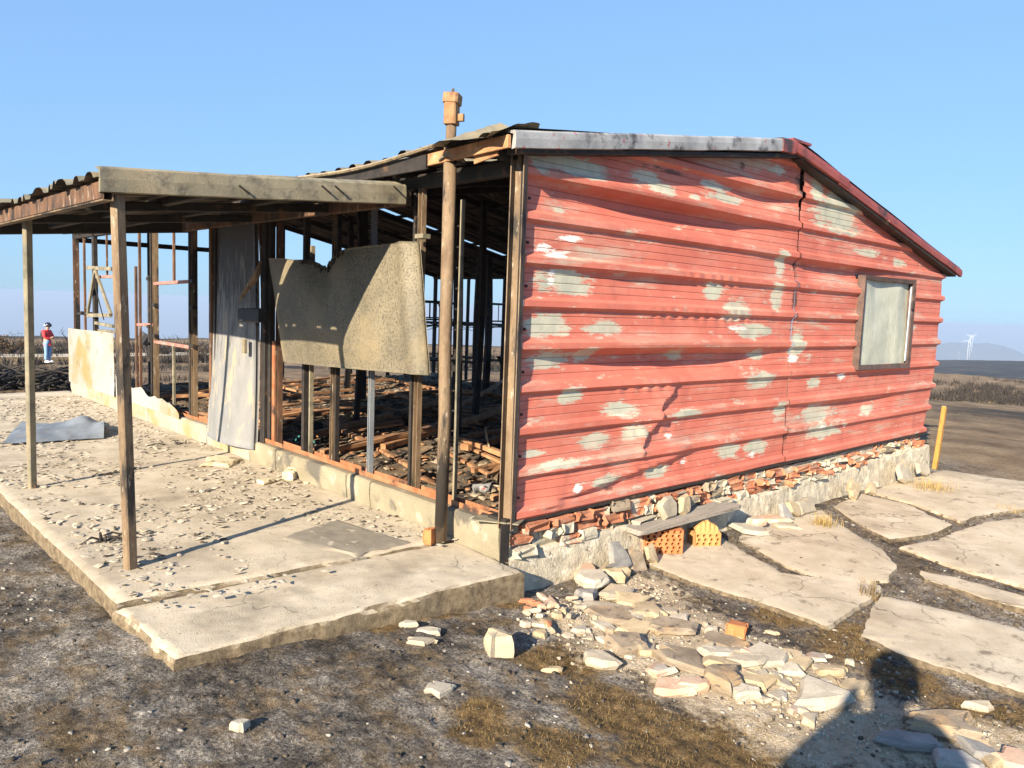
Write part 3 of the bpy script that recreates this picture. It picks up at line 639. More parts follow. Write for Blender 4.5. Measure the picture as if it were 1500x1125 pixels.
# --- left long wall: sill blocks, steel channel, posts
ys = [0.02, .62, 1.42, 1.74, 2.9, 3.42, 4.4, 5.3, 6.1, 7.0, 7.9, 9.42]
for i in range(len(ys)-1):
    a, b_ = ys[i], ys[i+1]; n = 16; hgt = .185+R_.uniform(-.008, .008)
    s = np.linspace(a+.006, b_-.006, n); V = []; F = []
    prof = [(-.012, -.1), (-.022, .02), (-.030, .10), (-.028, hgt-.012), (-.014, hgt), (.15, hgt), (.16, hgt-.02), (.16, -.1)]
    for k, yy in enumerate(s):
        for (xx, zz) in prof: V.append((xx+.012*float(fbm(np.array(yy*5), np.array(zz*9), 70+i, 3)), yy, zz+.008*float(fbm(np.array(yy*6+3), np.array(zz*0.), 80+i, 3))))
    for k in range(n-1):
        for m_ in range(7): F.append([k*8+m_, k*8+m_+1, k*8+9+m_, k*8+8+m_])
    F.append(list(range(8))); F.append([(n-1)*8+k for k in range(7, -1, -1)])
    part('sill_block', (V, F), MT['sill'] if b_ < 3.6 else MT['sillw'])
part('corner_flashing', box((-.045, -.045, -.02), (-.045, -.045, .205), .07, .006, up=(0, 1, 0)), MT['char'])
part('corner_flashing', box((-.075, .2, .20), (.07, -.06, .205), .12, .008), MT['galv_fascia'])
part('rust_channel', channel((.06, 0.02, .205), (.06, 3.3, .215), .075, .035), MT['orange_rust'])
part('rust_channel', channel((.06, 4.5, .205), (.06, 9.4, .21), .075, .03), MT['orange_rust'])
def xs_of(px, py): return onx(px, py, .06)[1]
TOPZ = 2.30
# corner post: tan angle with dark return
part('corner_post', channel((-.005, -.012, .17), (.005, -.004, 2.36), .085, .055, .006, up=(-1, -.4, 0)), MT['rust_tan'])
part('corner_post', box((.035, -.02, .2), (.035, -.015, 2.34), .03, .03), MT['char'])
def post(y, w_, d_, mat, z0=.21, z1=TOPZ, x=.06, kind='C', lean=0., bow=0., nm='wall_post'):
    w_ *= .74; d_ *= .75
    if kind == 'C': return part(nm, channel((x, y, z0), (x+lean*.5, y+lean, z1), w_, d_, .005, up=(-1, 0, 0), seg=6, bow=bow), MT[mat])
    return part(nm, box((x, y, z0), (x+lean*.5, y+lean, z1), w_, d_, up=(1, 0, 0), seg=6, bow=bow), MT[mat])
post(.56, .035, .03, 'galv_fascia', kind='B', z1=2.12)
for k in range(13): part('bolt', tube([(.06, .585, .4+k*.13), (.06, .605, .4+k*.13)], .006, 5), MT['char'])
post(.985, .06, .05, 'rust_tan'); post(1.045, .03, .06, 'char', kind='B')
post(1.56, .04, .05, 'grey_sheet'); post(2.10, .05, .05, 'rust_tan', kind='C'); post(2.04, .02, .05, 'char', kind='B')
post(2.55, .05, .07, 'char', kind='B'); post(2.45, .02, .05, 'galv_fascia', kind='B', z1=1.9)
post(3.02, .07, .06, 'rust', lean=.0); post(3.10, .06, .05, 'orange_rust', z1=1.1, kind='B'); post(3.17, .06, .07, 'char', kind='B', z1=2.3)
post(4.35, .04, .05, 'char', kind='B', lean=.02, bow=.04); post(4.93, .09, .06, 'rust_tan'); post(5.00, .05, .08, 'char', kind='B')
post(5.52, .04, .04, 'galv_fascia', kind='B', z1=.92); post(5.50, .035, .035, 'rust', kind='B', z0=1.62)
post(6.08, .09, .06, 'rust_tan'); post(6.17, .04, .08, 'char', kind='B')
post(6.62, .035, .04, 'rust', kind='B'); post(6.76, .04, .04, 'rust', kind='B', z1=1.8)
post(7.32, .12, .08, 'char', kind='B'); post(7.9, .03, .03, 'rust', kind='B', z0=1.7)
post(8.45, .09, .08, 'char', kind='B'); post(8.95, .04, .04, 'rust', kind='B'); post(9.38, .14, .08, 'rust')
# window rails between the posts, and clips
for (y0, y1, z, mt) in ((4.95, 6.1, 1.62, 'brickpaint'), (4.95, 6.1, .93, 'brickpaint'), (6.15, 6.7, 1.12, 'brickpaint'), (7.35, 8.45, 1.68, 'brickpaint'), (7.35, 8.3, .98, 'galv_fascia'), (8.5, 9.35, 1.18, 'char')):
    if mt not in MT: MT[mt] = M('pink_red_rail_paint', (.34, .13, .10), (.46, .22, .18), 10, .8, .2, 60, ((.3, .28, .26), 9, .55, .65))
    part('window_rail', box((.06, y0, z), (.06, y1, z+R_.uniform(-.03, .03)), .035, .035), MT[mt])
for (y, z) in ((4.9, 1.62), (4.9, 1.35), (4.9, .95), (6.03, 1.35), (6.03, 1.0), (6.22, 1.1), (6.22, 1.65), (8.6, 1.18), (9.0, 1.18), (4.35, 1.2)):
    part('bracket', box((.03, y-.05, z), (.03, y+.03, z), .04, .04), MT['char'])
# hanging window frame skewed between far posts
fr_p = [onx(x_, y_, .0) for x_, y_ in ((128, 392), (164, 394), (163, 462), (128, 462))]
hf = part('skewed_window_frame', box(fr_p[0], fr_p[1], .05, .03, up=(1, 0, 0)), MT['galv_fascia'])
for a, b_, mt in ((3, 2, 'galv_fascia'),): part('frame_bar', box(fr_p[a], fr_p[b_], .05, .03, up=(1, 0, 0)), MT[mt], hf)
ap = onx(139, 394, 0)
for e_ in (fr_p[2], fr_p[3]): part('frame_bar', box(ap, e_, .045, .03, up=(1, 0, 0)), MT['galv_fascia'], hf)
part('frame_cord', tube([onx(x_, y_, -.02) for x_, y_ in ((138, 400), (141, 425), (146, 445), (152, 468))], .008, 5), MT['black'], hf)
part('frame_bar', box(onx(140, 473, 0), onx(166, 478, 0), .04, .03, up=(1, 0, 0)), MT['galv_fascia'], hf)

# --- top plate, roof frames, purlins, inner columns
part('top_plate', box((.07, .05, 2.27), (.07, L_, 2.27), .07, .09), MT['char'])
part('top_plate', box((W_-.05, .05, 2.02), (W_-.05, L_, 2.02), .07, .08), MT['char'])
for k in range(10):
    y = .05+k*1.04
    part('rafter', box((-.1, y, 2.315), (3.0, y, 2.785), .05, .07), MT['char']); part('rafter', box((3.0, y, 2.765), (6.75, y, 2.015), .05, .07), MT['char'])
    if k not in (0,): part('right_wall_post', box((W_-.05, y, .05), (W_-.05, y, 2.0), .07 if k % 2 else .04, .06, up=(1, 0, 0)), MT['char'])
for x_ in (.6, 1.3, 2.0, 2.6, 3.0, 3.5, 4.2, 4.9, 5.6, 6.3):
    z = float(roof_z(np.array(x_)))+.012
    part('purlin', box((x_, -.05, z), (x_, L_+.08, z), .05, .035), MT['char'])
for x_ in (1.1, 2.2, 3.3, 4.4, 5.5): part('far_gable_post', box((x_, L_, .05), (x_, L_, float(roof_z(np.array(x_)))), .06, .06), MT['char'])
part('tie_beam', box((.05, L_, 2.22), (2.4, L_, 2.22), .05, .07), MT['char'])
for (x_, y, w2) in ((5.55, 6.6, .11), (5.62, 6.95, .10), (4.7, 5.2, .05), (2.2, 3.2, .09), (3.3, 4.2, .08), (2.9, 6.2, .09), (1.5, 4.1, .06), (3.3, 7.3, .08), (5.9, 7.9, .05), (1.7, 6.9, .05)):
    part('inner_column', box((x_, y, .02), (x_+R_.uniform(-.04, .06), y+R_.uniform(-.05, .05), float(roof_z(np.array(x_)))+.02), w2, w2*.8, seg=5, bow=R_.uniform(-.03, .05)), MT['char'] if w2 > .055 else MT['rust'])

# --- roof sheets
def corr(p):   # trapezoidal corrugation, period .2, height .034
    q = (p % .2)/.2; return .034*np.clip((.27-np.abs(q-.5))/.10, 0, 1)
def roof_sheet(name, xa, za, xb, zb, y0, y1, mat, seed, cut=None, end=.0):
    nu = 16; yv = np.arange(y0, y1+.001, .02); T, Yv = np.meshgrid(np.linspace(0, 1, nu), yv, indexing='ij')
    ra = np.random.default_rng(seed); e = ra.uniform(-end, end, len(yv)//10+2); e = np.interp(np.arange(len(yv)), np.arange(len(e))*10, e)
    X = xa+(xb-xa)*T; X = X+(1-T)**6*e[None, :]; Z = za+(zb-za)*T+corr(Yv)+.025*fbm(X*1.2, Yv*1.5, seed, 3)
    if cut is not None: Yv = cut(X, Yv)
    V = np.stack([X, Yv, Z], -1).reshape(-1, 3); F = grid_faces(*X.shape); n = len(V)
    # thin sheet with a second skin 2 mm below
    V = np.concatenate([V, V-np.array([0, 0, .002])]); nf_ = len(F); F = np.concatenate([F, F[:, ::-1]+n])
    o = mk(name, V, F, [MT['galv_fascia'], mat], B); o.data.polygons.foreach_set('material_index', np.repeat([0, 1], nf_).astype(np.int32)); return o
ye = np.linspace(-.12, 9.6, 10)
for k in range(9):
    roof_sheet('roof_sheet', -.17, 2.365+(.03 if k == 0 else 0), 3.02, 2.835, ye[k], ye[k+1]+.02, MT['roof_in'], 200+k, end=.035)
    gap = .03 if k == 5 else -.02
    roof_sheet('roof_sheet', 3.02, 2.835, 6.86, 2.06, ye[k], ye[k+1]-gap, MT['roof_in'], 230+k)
part('ridge_cap', box((3.0, -.12, 2.872), (3.0, 9.6, 2.872), .3, .02), MT['redtrim'])
# gable fascia: zinc strip on the left slope, two red strips on the right
def fascia(name, x0, z0, x1, z1, h_, y, mat, seed, seg=26):
    V = []; F = []
    for i in range(seg+1):
        t = i/seg; x_ = x0+(x1-x0)*t; z = z0+(z1-z0)*t+.010*float(fbm(np.array(x_*2.), np.array(0.), seed, 3)); yy = y-.012*float(fbm(np.array(x_*3.), np.array(3.), seed, 3))
        V += [(x_, yy+.09, z+.004), (x_, yy+.012, z), (x_, yy, z-.012), (x_, yy-.004, z-h_*.5), (x_, yy, z-h_), (x_, yy+.03, z-h_-.004), (x_, yy+.03, z-h_+.01), (x_, yy+.02, z-.02)]
    for i in range(seg):
        for k in range(8): F.append([i*8+k, i*8+(k+1) % 8, i*8+8+(k+1) % 8, i*8+8+k])
    F += [list(range(7, -1, -1)), [seg*8+k for k in range(8)]]
    return part(name, (V, F), mat)
fascia('fascia', -.15, 2.415, 2.70, 2.850, .095, -.135, MT['zinc'], 1)
fascia('fascia', 2.66, 2.853, 2.86, 2.862, .105, -.142, MT['redtrim'], 2, 4)
fascia('fascia', 2.86, 2.865, 3.85, 2.70, .085, -.135, MT['redtrim'], 3, 10)
fascia('fascia', 3.68, 2.715, 6.92, 2.090, .085, -.128, MT['redtrim'], 4)
part('soffit_board', box((-.10, -.06, 2.315), (3.0, -.06, 2.765), .10, .03), MT['char'])
part('soffit_board', box((3.0, -.06, 2.755), (6.78, -.06, 2.010), .10, .03), MT['char'])
part('eave_board', box((-.165, -.10, 2.355), (-.165, .62, 2.335), .02, .07), MT['batten'])
part('eave_board', box((-.15, .66, 2.33), (-.15, 5.0, 2.335), .02, .09), MT['char'])
fl_ = tube([(-.185, y_, 2.372+.03*math.exp(-((y_-.3)/.5)**2)+.012*math.sin(y_*3.1)) for y_ in np.linspace(.55, 4.8, 40)], .013, 6)
part('eave_lit_strip', fl_, MT['concrete'])  # pale strip added to give the roof edge its sunlit line
part('roof_vent', put(rubble(.16, .16, .10, 5, .2), (1.35, .9, 2.62)), M('white_vent_cap', (.74, .74, .74), (.8, .8, .8), 5, .5, .1, 30))
# crumpled flap at the near roof corner
nx = 14; S, T = np.meshgrid(np.linspace(0, 1, nx), np.linspace(0, 1, nx), indexing='ij')
mk('bent_flap', np.stack([-.30+.36*T+.05*np.sin(S*7), -.10+.55*S, 2.375+.10*T+.05*np.sin(S*9+T*3)*T+.04*fbm(S*3, T*3, 3)], -1), grid_faces(nx, nx), MT['galv_fascia'], B, True)
part('hinge_plate', box((-.14, .02, 2.325), (-.14, .22, 2.30), .012, .06), MT['batten'])

# --- awning
E0, E1 = 2.005, 2.215    # eave and wall heights of the sheets
def slit(X, Y): return Y
def cutA(X, Y):   # wedge-shaped gap towards the wall
    wdg = .13*sst(-1.75, -.5, X); return np.where(Y > 2.08, Y-wdg*sst(2.0, 2.25, Y), Y)
aw = [(1.0, 1.62, None), (1.60, 2.24, cutA), (2.26, 3.0, None), (2.98, 3.75, None), (3.73, 4.4, None), (4.38, 4.95, None)]
for k, (a, b_, c_) in enumerate(aw):
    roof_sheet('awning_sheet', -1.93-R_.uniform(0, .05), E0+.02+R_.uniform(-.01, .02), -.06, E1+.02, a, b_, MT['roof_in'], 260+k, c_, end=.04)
fv = fascia('awning_fascia', -1.90, 2.085, -.07, 2.235, .125, .985, MT['galv_fascia'], 7)
part('awning_eave_beam', channel((-1.86, 1.0, 1.965), (-1.86, 4.95, 1.985), .05, .085, .005, up=(0, 0, 1)), MT['rust_tan'])
part('awning_eave_beam', box((-1.885, 1.0, 1.975), (-1.885, 4.95, 1.995), .012, .085), MT['rust'])
part('awning_beam', box((-1.86, 4.93, 1.975), (.0, 4.93, 2.16), .06, .10), MT['char'])
for x_ in (-1.25, -.65): part('awning_beam', box((x_, 1.0, E0-.02+(x_+1.9)*.112), (x_, 4.95, E0-.02+(x_+1.9)*.112), .05, .05), MT['char'])
part('awning_beam', box((-.05, 1.0, 2.15), (-.05, 4.95, 2.16), .05, .09), MT['rust'])
for y in (2.0, 3.3): part('awning_beam', box((-1.86, y, 1.965), (-.02, y, 2.155), .05, .06), MT['char'])
part('awning_post', box((-1.762, 1.044, -.02), (-1.80, 1.06, 1.96), .055, .055, up=(1, .3, 0), seg=4), MT['rust_tan'])
part('awning_post', box((-1.762, 3.31, -.02), (-1.775, 3.20, 1.98), .05, .05, up=(1, .3, 0), seg=4), MT['galv_fascia'])
pw = onz(45, 715); part('post_stay', tube([pw+np.array([.03, -.02, 0]), pw+np.array([.0, .02, .12])], .006, 5), MT['rust'])
for px in (358, 478, 497, 582): q = ony(px, 278, .965); part('fascia_nail', tube([q+np.array([-.03, 0, .02]), q+np.array([.03, 0, -.02])], .006, 5), MT['char'])

# --- door, black box, white wall sheet at far end
nu, nv = 18, 30; S, T = np.meshgrid(np.linspace(0, 1, nu), np.linspace(0, 1, nv), indexing='ij')
DY = 4.22-.93*S; DX = -.045-.07*np.sin(S*math.pi)*(1-T)**2-.05*(1-T)**3+.05*S*(1-T); DZ = .12+2.06*T
DV = np.stack([DX, DY, DZ], -1); nD = nu*nv
Vd = np.concatenate([DV.reshape(-1, 3), DV.reshape(-1, 3)+np.array([.035, 0, 0])]); Fd = grid_faces(nu, nv); Fd = np.concatenate([Fd, Fd[:, ::-1]+nD])
rim = [(i, 0) for i in range(nu)]+[(nu-1, j) for j in range(1, nv)]+[(i, nv-1) for i in range(nu-2, -1, -1)]+[(0, j) for j in range(nv-2, 0, -1)]; rim = [i*nv+j for i, j in rim]
Fr = np.array([[rim[k], rim[(k+1) % len(rim)], rim[(k+1) % len(rim)]+nD, rim[k]+nD] for k in range(len(rim))])
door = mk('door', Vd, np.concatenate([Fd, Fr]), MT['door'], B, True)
part('door_stile', box((-.06, 4.19, .13), (-.06, 4.19, 2.18), .05, .03, up=(1, 0, 0)), MT['rust'], door)
part('door_stile', box((-.055, 4.10, .13), (-.055, 4.10, 2.18), .02, .02, up=(1, 0, 0)), MT['char'], door)
part('door_handle', box((-.10, 3.36, .98), (-.10, 3.36, 1.1), .05, .03, up=(1, 0, 0)), MT['galv_fascia'], door)
part('door_jamb', box((.03, 3.24, .18), (.03, 3.22, 2.25), .05, .08), MT['char'])
q0 = onx(355, 462, -.12); q1 = onx(385, 462, -.12)
part('black_box', box((-.12, q0[1], q0[2]), (-.12, q1[1], q1[2]), .08, .12), MT['black'])
fl = onx(372, 420, -.08)
part('torn_strip', tube([onx(349, 444, -.09), onx(360, 425, -.10), onx(375, 405, -.07), onx(382, 382, -.05)], [.004, .022, .035, .012], 6), MT['rust_tan'])
nu, nv = 30, 16; S, T = np.meshgrid(np.linspace(0, 1, nu), np.linspace(0, 1, nv), indexing='ij')
WV = np.stack([-.055+.02*fbm(S*4, T*3, 2, 3)-.03*np.sin(S*math.pi*2)*T, 9.40-2.14*S, .17+(.78+.02*S)*T], -1)
mk('low_wall_sheet', WV, grid_faces(nu, nv), MT['white_sheet'], B, True)
nu = 30; S, T = np.meshgrid(np.linspace(0, 1, nu), np.linspace(0, 1, 6), indexing='ij')
tb = .25*(1-S)**.5*np.clip(.75+.9*fbm(S*9, S*0, 15, 3), .2, 1.2)*np.where(S > .97, .3, 1)+.05
mk('low_wall_sheet', np.stack([-.05+.012*fbm(S*9, T*2, 3, 3), 7.22-2.15*S, .17+tb*T], -1), grid_faces(nu, 6), MT['white_sheet'], B, True)

# --- hanging scorched sheet
nu, nv = 70, 46; S, T = np.meshgrid(np.linspace(0, 1, nu), np.linspace(0, 1, nv), indexing='ij')
TL, TR, BR, BL = [onx(x_, y_, d_) for x_, y_, d_ in ((393, 378, -.07), (613, 352, -.055), (628, 550, -.09), (415, 530, -.10))]
Pn = ((1-S)*(1-T))[..., None]*TL+(S*(1-T))[..., None]*TR+(S*T)[..., None]*BR+((1-S)*T)[..., None]*BL
notch = np.exp(-((S-.47)/.07)**2); Pn[..., 2] -= (.09*notch+.05*np.exp(-((S-.33)/.2)**2))*(1-T)**3
Pn[..., 0] += -.10*np.sin(math.pi*S**.8)*np.sin(math.pi*(.15+.7*T))+.05*notch*(1-T)**2-.02*fbm(S*3, T*3, 6, 3)-.03*np.exp(-((S-.93)/.03)**2)
Pn[..., 2] += .012*fbm(S*14, T*2, 4, 3)*((1-T)**6)
nP = nu*nv; V = Pn.reshape(-1, 3); V2 = np.concatenate([V, V+np.array([.012, 0, 0])]); F = grid_faces(nu, nv)
rim = [(i, 0) for i in range(nu)]+[(nu-1, j) for j in range(1, nv)]+[(i, nv-1) for i in range(nu-2, -1, -1)]+[(0, j) for j in range(nv-2, 0, -1)]; rim = [i*nv+j for i, j in rim]
Fr = np.array([[rim[k], rim[(k+1) % len(rim)], rim[(k+1) % len(rim)]+nP, rim[k]+nP] for k in range(len(rim))])
HS = thing('hanging_sheet', (-.1, 1.8, .95), 'scorched speckled metal sheet hanging bowed across the posts beneath the awning', 'metal sheet')
mk('sheet', V2, np.concatenate([F, F[:, ::-1]+nP, Fr]), MT['galv'], HS, True)
m_ = MB()
for s_ in np.linspace(.34, .60, 16):
    i_ = int(s_*nu); p = Pn[i_, 0]; m_.add(*put(rubble(.055, .015, .035, int(s_*100), .6, 6), p+np.array([-.02, R_.uniform(-.02, .02), -.03+R_.uniform(-.02, .02)]), R_.uniform(0, 3)))
m_.build('torn_edge', MT['flakes_dark'], HS)['kind'] = 'stuff'
part('hanger_clip', box(TR+np.array([.05, -.02, .03]), TR+np.array([.05, .07, .03]), .06, .03), MT['galv_fascia'], HS)

# ------------------------------------------------------------------ flue pipe by the corner
FPx, FPy = -.128, .455
FP = thing('flue_pipe', (FPx, FPy, 0), 'tall rusty flue pipe with boxy cap rising past the roof corner', 'pipe')
part('pipe', tube([(FPx, FPy, 0), (FPx+.005, FPy-.005, .8), (FPx-.003, FPy, 1.2), (FPx-.004, FPy, 2.40)], .039, 16), MT['rust_tan'], FP, True)
part('pipe', tube([(FPx-.004, FPy, 2.38), (FPx-.002, FPy, 2.54)], .031, 14), MT['rust_tan'], FP, True)
capm = MT['cap'] = M('rust_orange_cap', (.25, .125, .05), (.36, .215, .11), 14, .85, .5, 70, ((.2, .1, .05), 9, .56, .66))
cp = part('cap', box((FPx-.002, FPy, 2.525), (FPx-.002, FPy, 2.665), .075, .085, up=(1, .6, 0)), capm, FP)
part('cap_hood', box((FPx-.002, FPy, 2.645), (FPx+.004, FPy, 2.70), .095, .095, up=(1, .6, 0)), capm, cp)
part('cap_tab', box((FPx+.03, FPy-.05, 2.545), (FPx+.03, FPy-.05, 2.585), .035, .03, up=(1, .6, 0)), capm, cp)
part('cap_spike', tube([(FPx, FPy, 2.69), (FPx+.005, FPy, 2.735)], [.014, .006], 6), MT['rust'], cp)
part('clamp_ring', tube([(FPx+.075*math.cos(a)+.01, FPy+.075*math.sin(a), 2.33+.012*math.sin(a*2)) for a in np.linspace(0, 2*math.pi, 21)[:-1]], .008, 6, True), MT['galv_fascia'], FP)
part('pipe_bracket', box((FPx, FPy-.12, 2.29), (FPx+.02, FPy+.14, 2.285), .03, .008), MT['char'], FP)
fb = part('foot_brick', put(rubble(.12, .1, .09, 71, .15), (FPx-.06, FPy+.03, -.005), .7), MT['terracotta'], FP)

# ------------------------------------------------------------------ plank on hollow bricks
def hollow_brick(name, face, n_out, w_, h_, d_, cols, rows, mat, label, cut=None, mat_top=None):
    """clay block: face centre on the near side, holes are real tubes into the block; n_out points out of the pierced face"""
    n_out = np.array(n_out, float); n_out /= np.linalg.norm(n_out); ux = np.cross((0, 0, 1), n_out); ux /= np.linalg.norm(ux); uz = np.array([0, 0, 1.])
    V = []; F = []; face = np.array(face, float); k = 16
    cw, ch = w_/cols, h_/rows; rad = .42*min(cw, ch)
    def P(a, b, c): return face+ux*a+uz*b-n_out*c
    for j in range(rows):
        for i in range(cols):
            off = .25*cw if j % 2 else -.25*cw
            x0, x1, z0, z1 = i*cw-w_/2, (i+1)*cw-w_/2, j*ch, (j+1)*ch
            if cut and cut((x0+x1)/2/w_, (z0+z1)/2/h_): continue
            cx, cz = (x0+x1)/2+off*.45, (z0+z1)/2; b0 = len(V)
            for q in range(k):
                a = 2*math.pi*q/k; c_, s_ = math.cos(a), math.sin(a); m2 = 1/max(abs(c_), abs(s_))
                ex = min(max((x0+x1)/2+c_*m2*cw/2, x0), x1); ez = min(max(cz+s_*m2*ch/2, z0), z1)
                V += [P(ex, ez, 0), P(cx+c_*rad, cz+s_*rad, .0), P(cx+c_*rad, cz+s_*rad, .09), P(cx, cz, .09)]
            for q in range(k):
                a, b_ = b0+q*4, b0+((q+1) % k)*4
                F += [[a, b_, b_+1, a+1], [a+1, b_+1, b_+2, a+2], [a+2, b_+2, b_+3]]
            cor = []
    o = [P(-w_/2, 0, .0), P(w_/2, 0, 0), P(w_/2, h_, 0), P(-w_/2, h_, 0), P(-w_/2, 0, d_), P(w_/2, 0, d_), P(w_/2, h_, d_), P(-w_/2, h_, d_)]
    hb = thing(name, tuple(face-n_out*d_/2), label, 'brick', 'hollow bricks under the plank')
    mk('pierced_face', V, F, mat, hb)
    e = .003
    sh = [P(-w_/2-e, -e, -.001), P(w_/2+e, -e, -.001), P(w_/2+e, h_+e, -.001), P(-w_/2-e, h_+e, -.001), P(-w_/2-e, -e, d_), P(w_/2+e, -e, d_), P(w_/2+e, h_+e, d_), P(-w_/2-e, h_+e, d_)]
    if cut is None:
        mk('block', sh, [[0, 4, 5, 1], [1, 5, 6, 2], [2, 6, 7, 3], [3, 7, 4, 0], [4, 7, 6, 5]], mat_top or mat, hb)
    return hb, P
nf = np.array([-.55, -.83, 0])
fc = onz(990, 818, -.20); fcx = onz(958, 806, -.2)
hb1, P1 = hollow_brick('hollow_brick', (np.array(fc)+np.array(onz(955, 805, -.2)))/2+np.array([0, 0, .0]), nf, .27, .165, .10, 6, 6, MT['terracotta'], 'intact hollow clay brick standing under the near end of the plank')
fc2 = (np.array(onz(1016, 797, -.2))+np.array(onz(1058, 803, -.2)))/2
hb2, P2 = hollow_brick('hollow_brick', fc2, nf, .19, .09, .14, 4, 3, MT['terratan'], 'broken hollow clay brick with ragged top under the middle of the plank')
# broken crown of the second brick
nu = 12; S = np.linspace(-.095, .095, nu); V = []; F = []
for i, s_ in enumerate(S):
    zt_ = .093+.085*math.cos(s_/.095*1.25)+R_.uniform(-.008, .008)
    V += [P2(s_, .09, -.003), P2(s_+R_.uniform(-.004, .004), zt_*.96, .015+.01*(i % 2)), P2(s_, zt_, .05+.01*(i % 2)), P2(s_, .09, .14)]
for i in range(nu-1):
    for k in range(3): F.append([i*4+k, i*4+4+k, i*4+5+k, i*4+1+k])
mk('broken_crown', V, F, MT['terratan'], hb2)
pa, pb = onz(921, 776, .0), onz(1068, 740, .0)
n = 24; V = []; F = []; dv = (pb-pa); Lp = np.linalg.norm(dv[:2]); dv /= np.linalg.norm(dv); sd = np.array([dv[1], -dv[0], 0]); sd /= np.linalg.norm(sd)
for i in range(n+1):
    t = i/n; c = pa+dv*Lp*t+np.array([0, 0, -.012+.012*t]); wd = .118*(1 if 0 < i < n else .9); e_ = .03*math.sin(i*1.9)*.1
    V += [c-sd*wd+dv*e_, c+sd*wd-dv*(.03 if i == 0 else 0), c+sd*(wd+.002)+np.array([0, 0, .026]), c-sd*wd+np.array([0, 0, .026])]
for i in range(n):
    for k in range(4): F.append([i*4+k, i*4+(k+1) % 4, i*4+4+(k+1) % 4, i*4+4+k])
F += [[3, 2, 1, 0], [n*4+k for k in range(4)]]
PL = thing('plank', tuple((pa+pb)/2), 'weathered grey wooden plank bridging the hollow bricks by the wall', 'plank')
mk('board', V, F, MT['plank'], PL)
for t, s_ in ((.38, .02), (.52, -.06), (.8, .03), (.2, -.02)):
    c = pa+dv*Lp*t+sd*s_+np.array([0, 0, .017])
    part('crack', box(c-dv*.05, c+dv*.05, .008, .004), MT['char'], PL)
# yellow post
ya = ony(1362, 690, -.02); yb = ony(1379, 597, .0)
yp = thing('yellow_post', (6.75, -.05, -.28), 'yellow-orange wooden stake leaning at the far corner of the red wall', 'post')
mk('stake', *box((6.78, -.05, -.40), (7.03, -.03, .47), .060, .05, up=(0, 1, 0), seg=5, bow=.012), MT['yellow'], yp)
mk('stake_top', *box((7.03, -.03, .466), (7.033, -.03, .478), .054, .044, up=(0, 1, 0)), MT['tanstone'], yp)

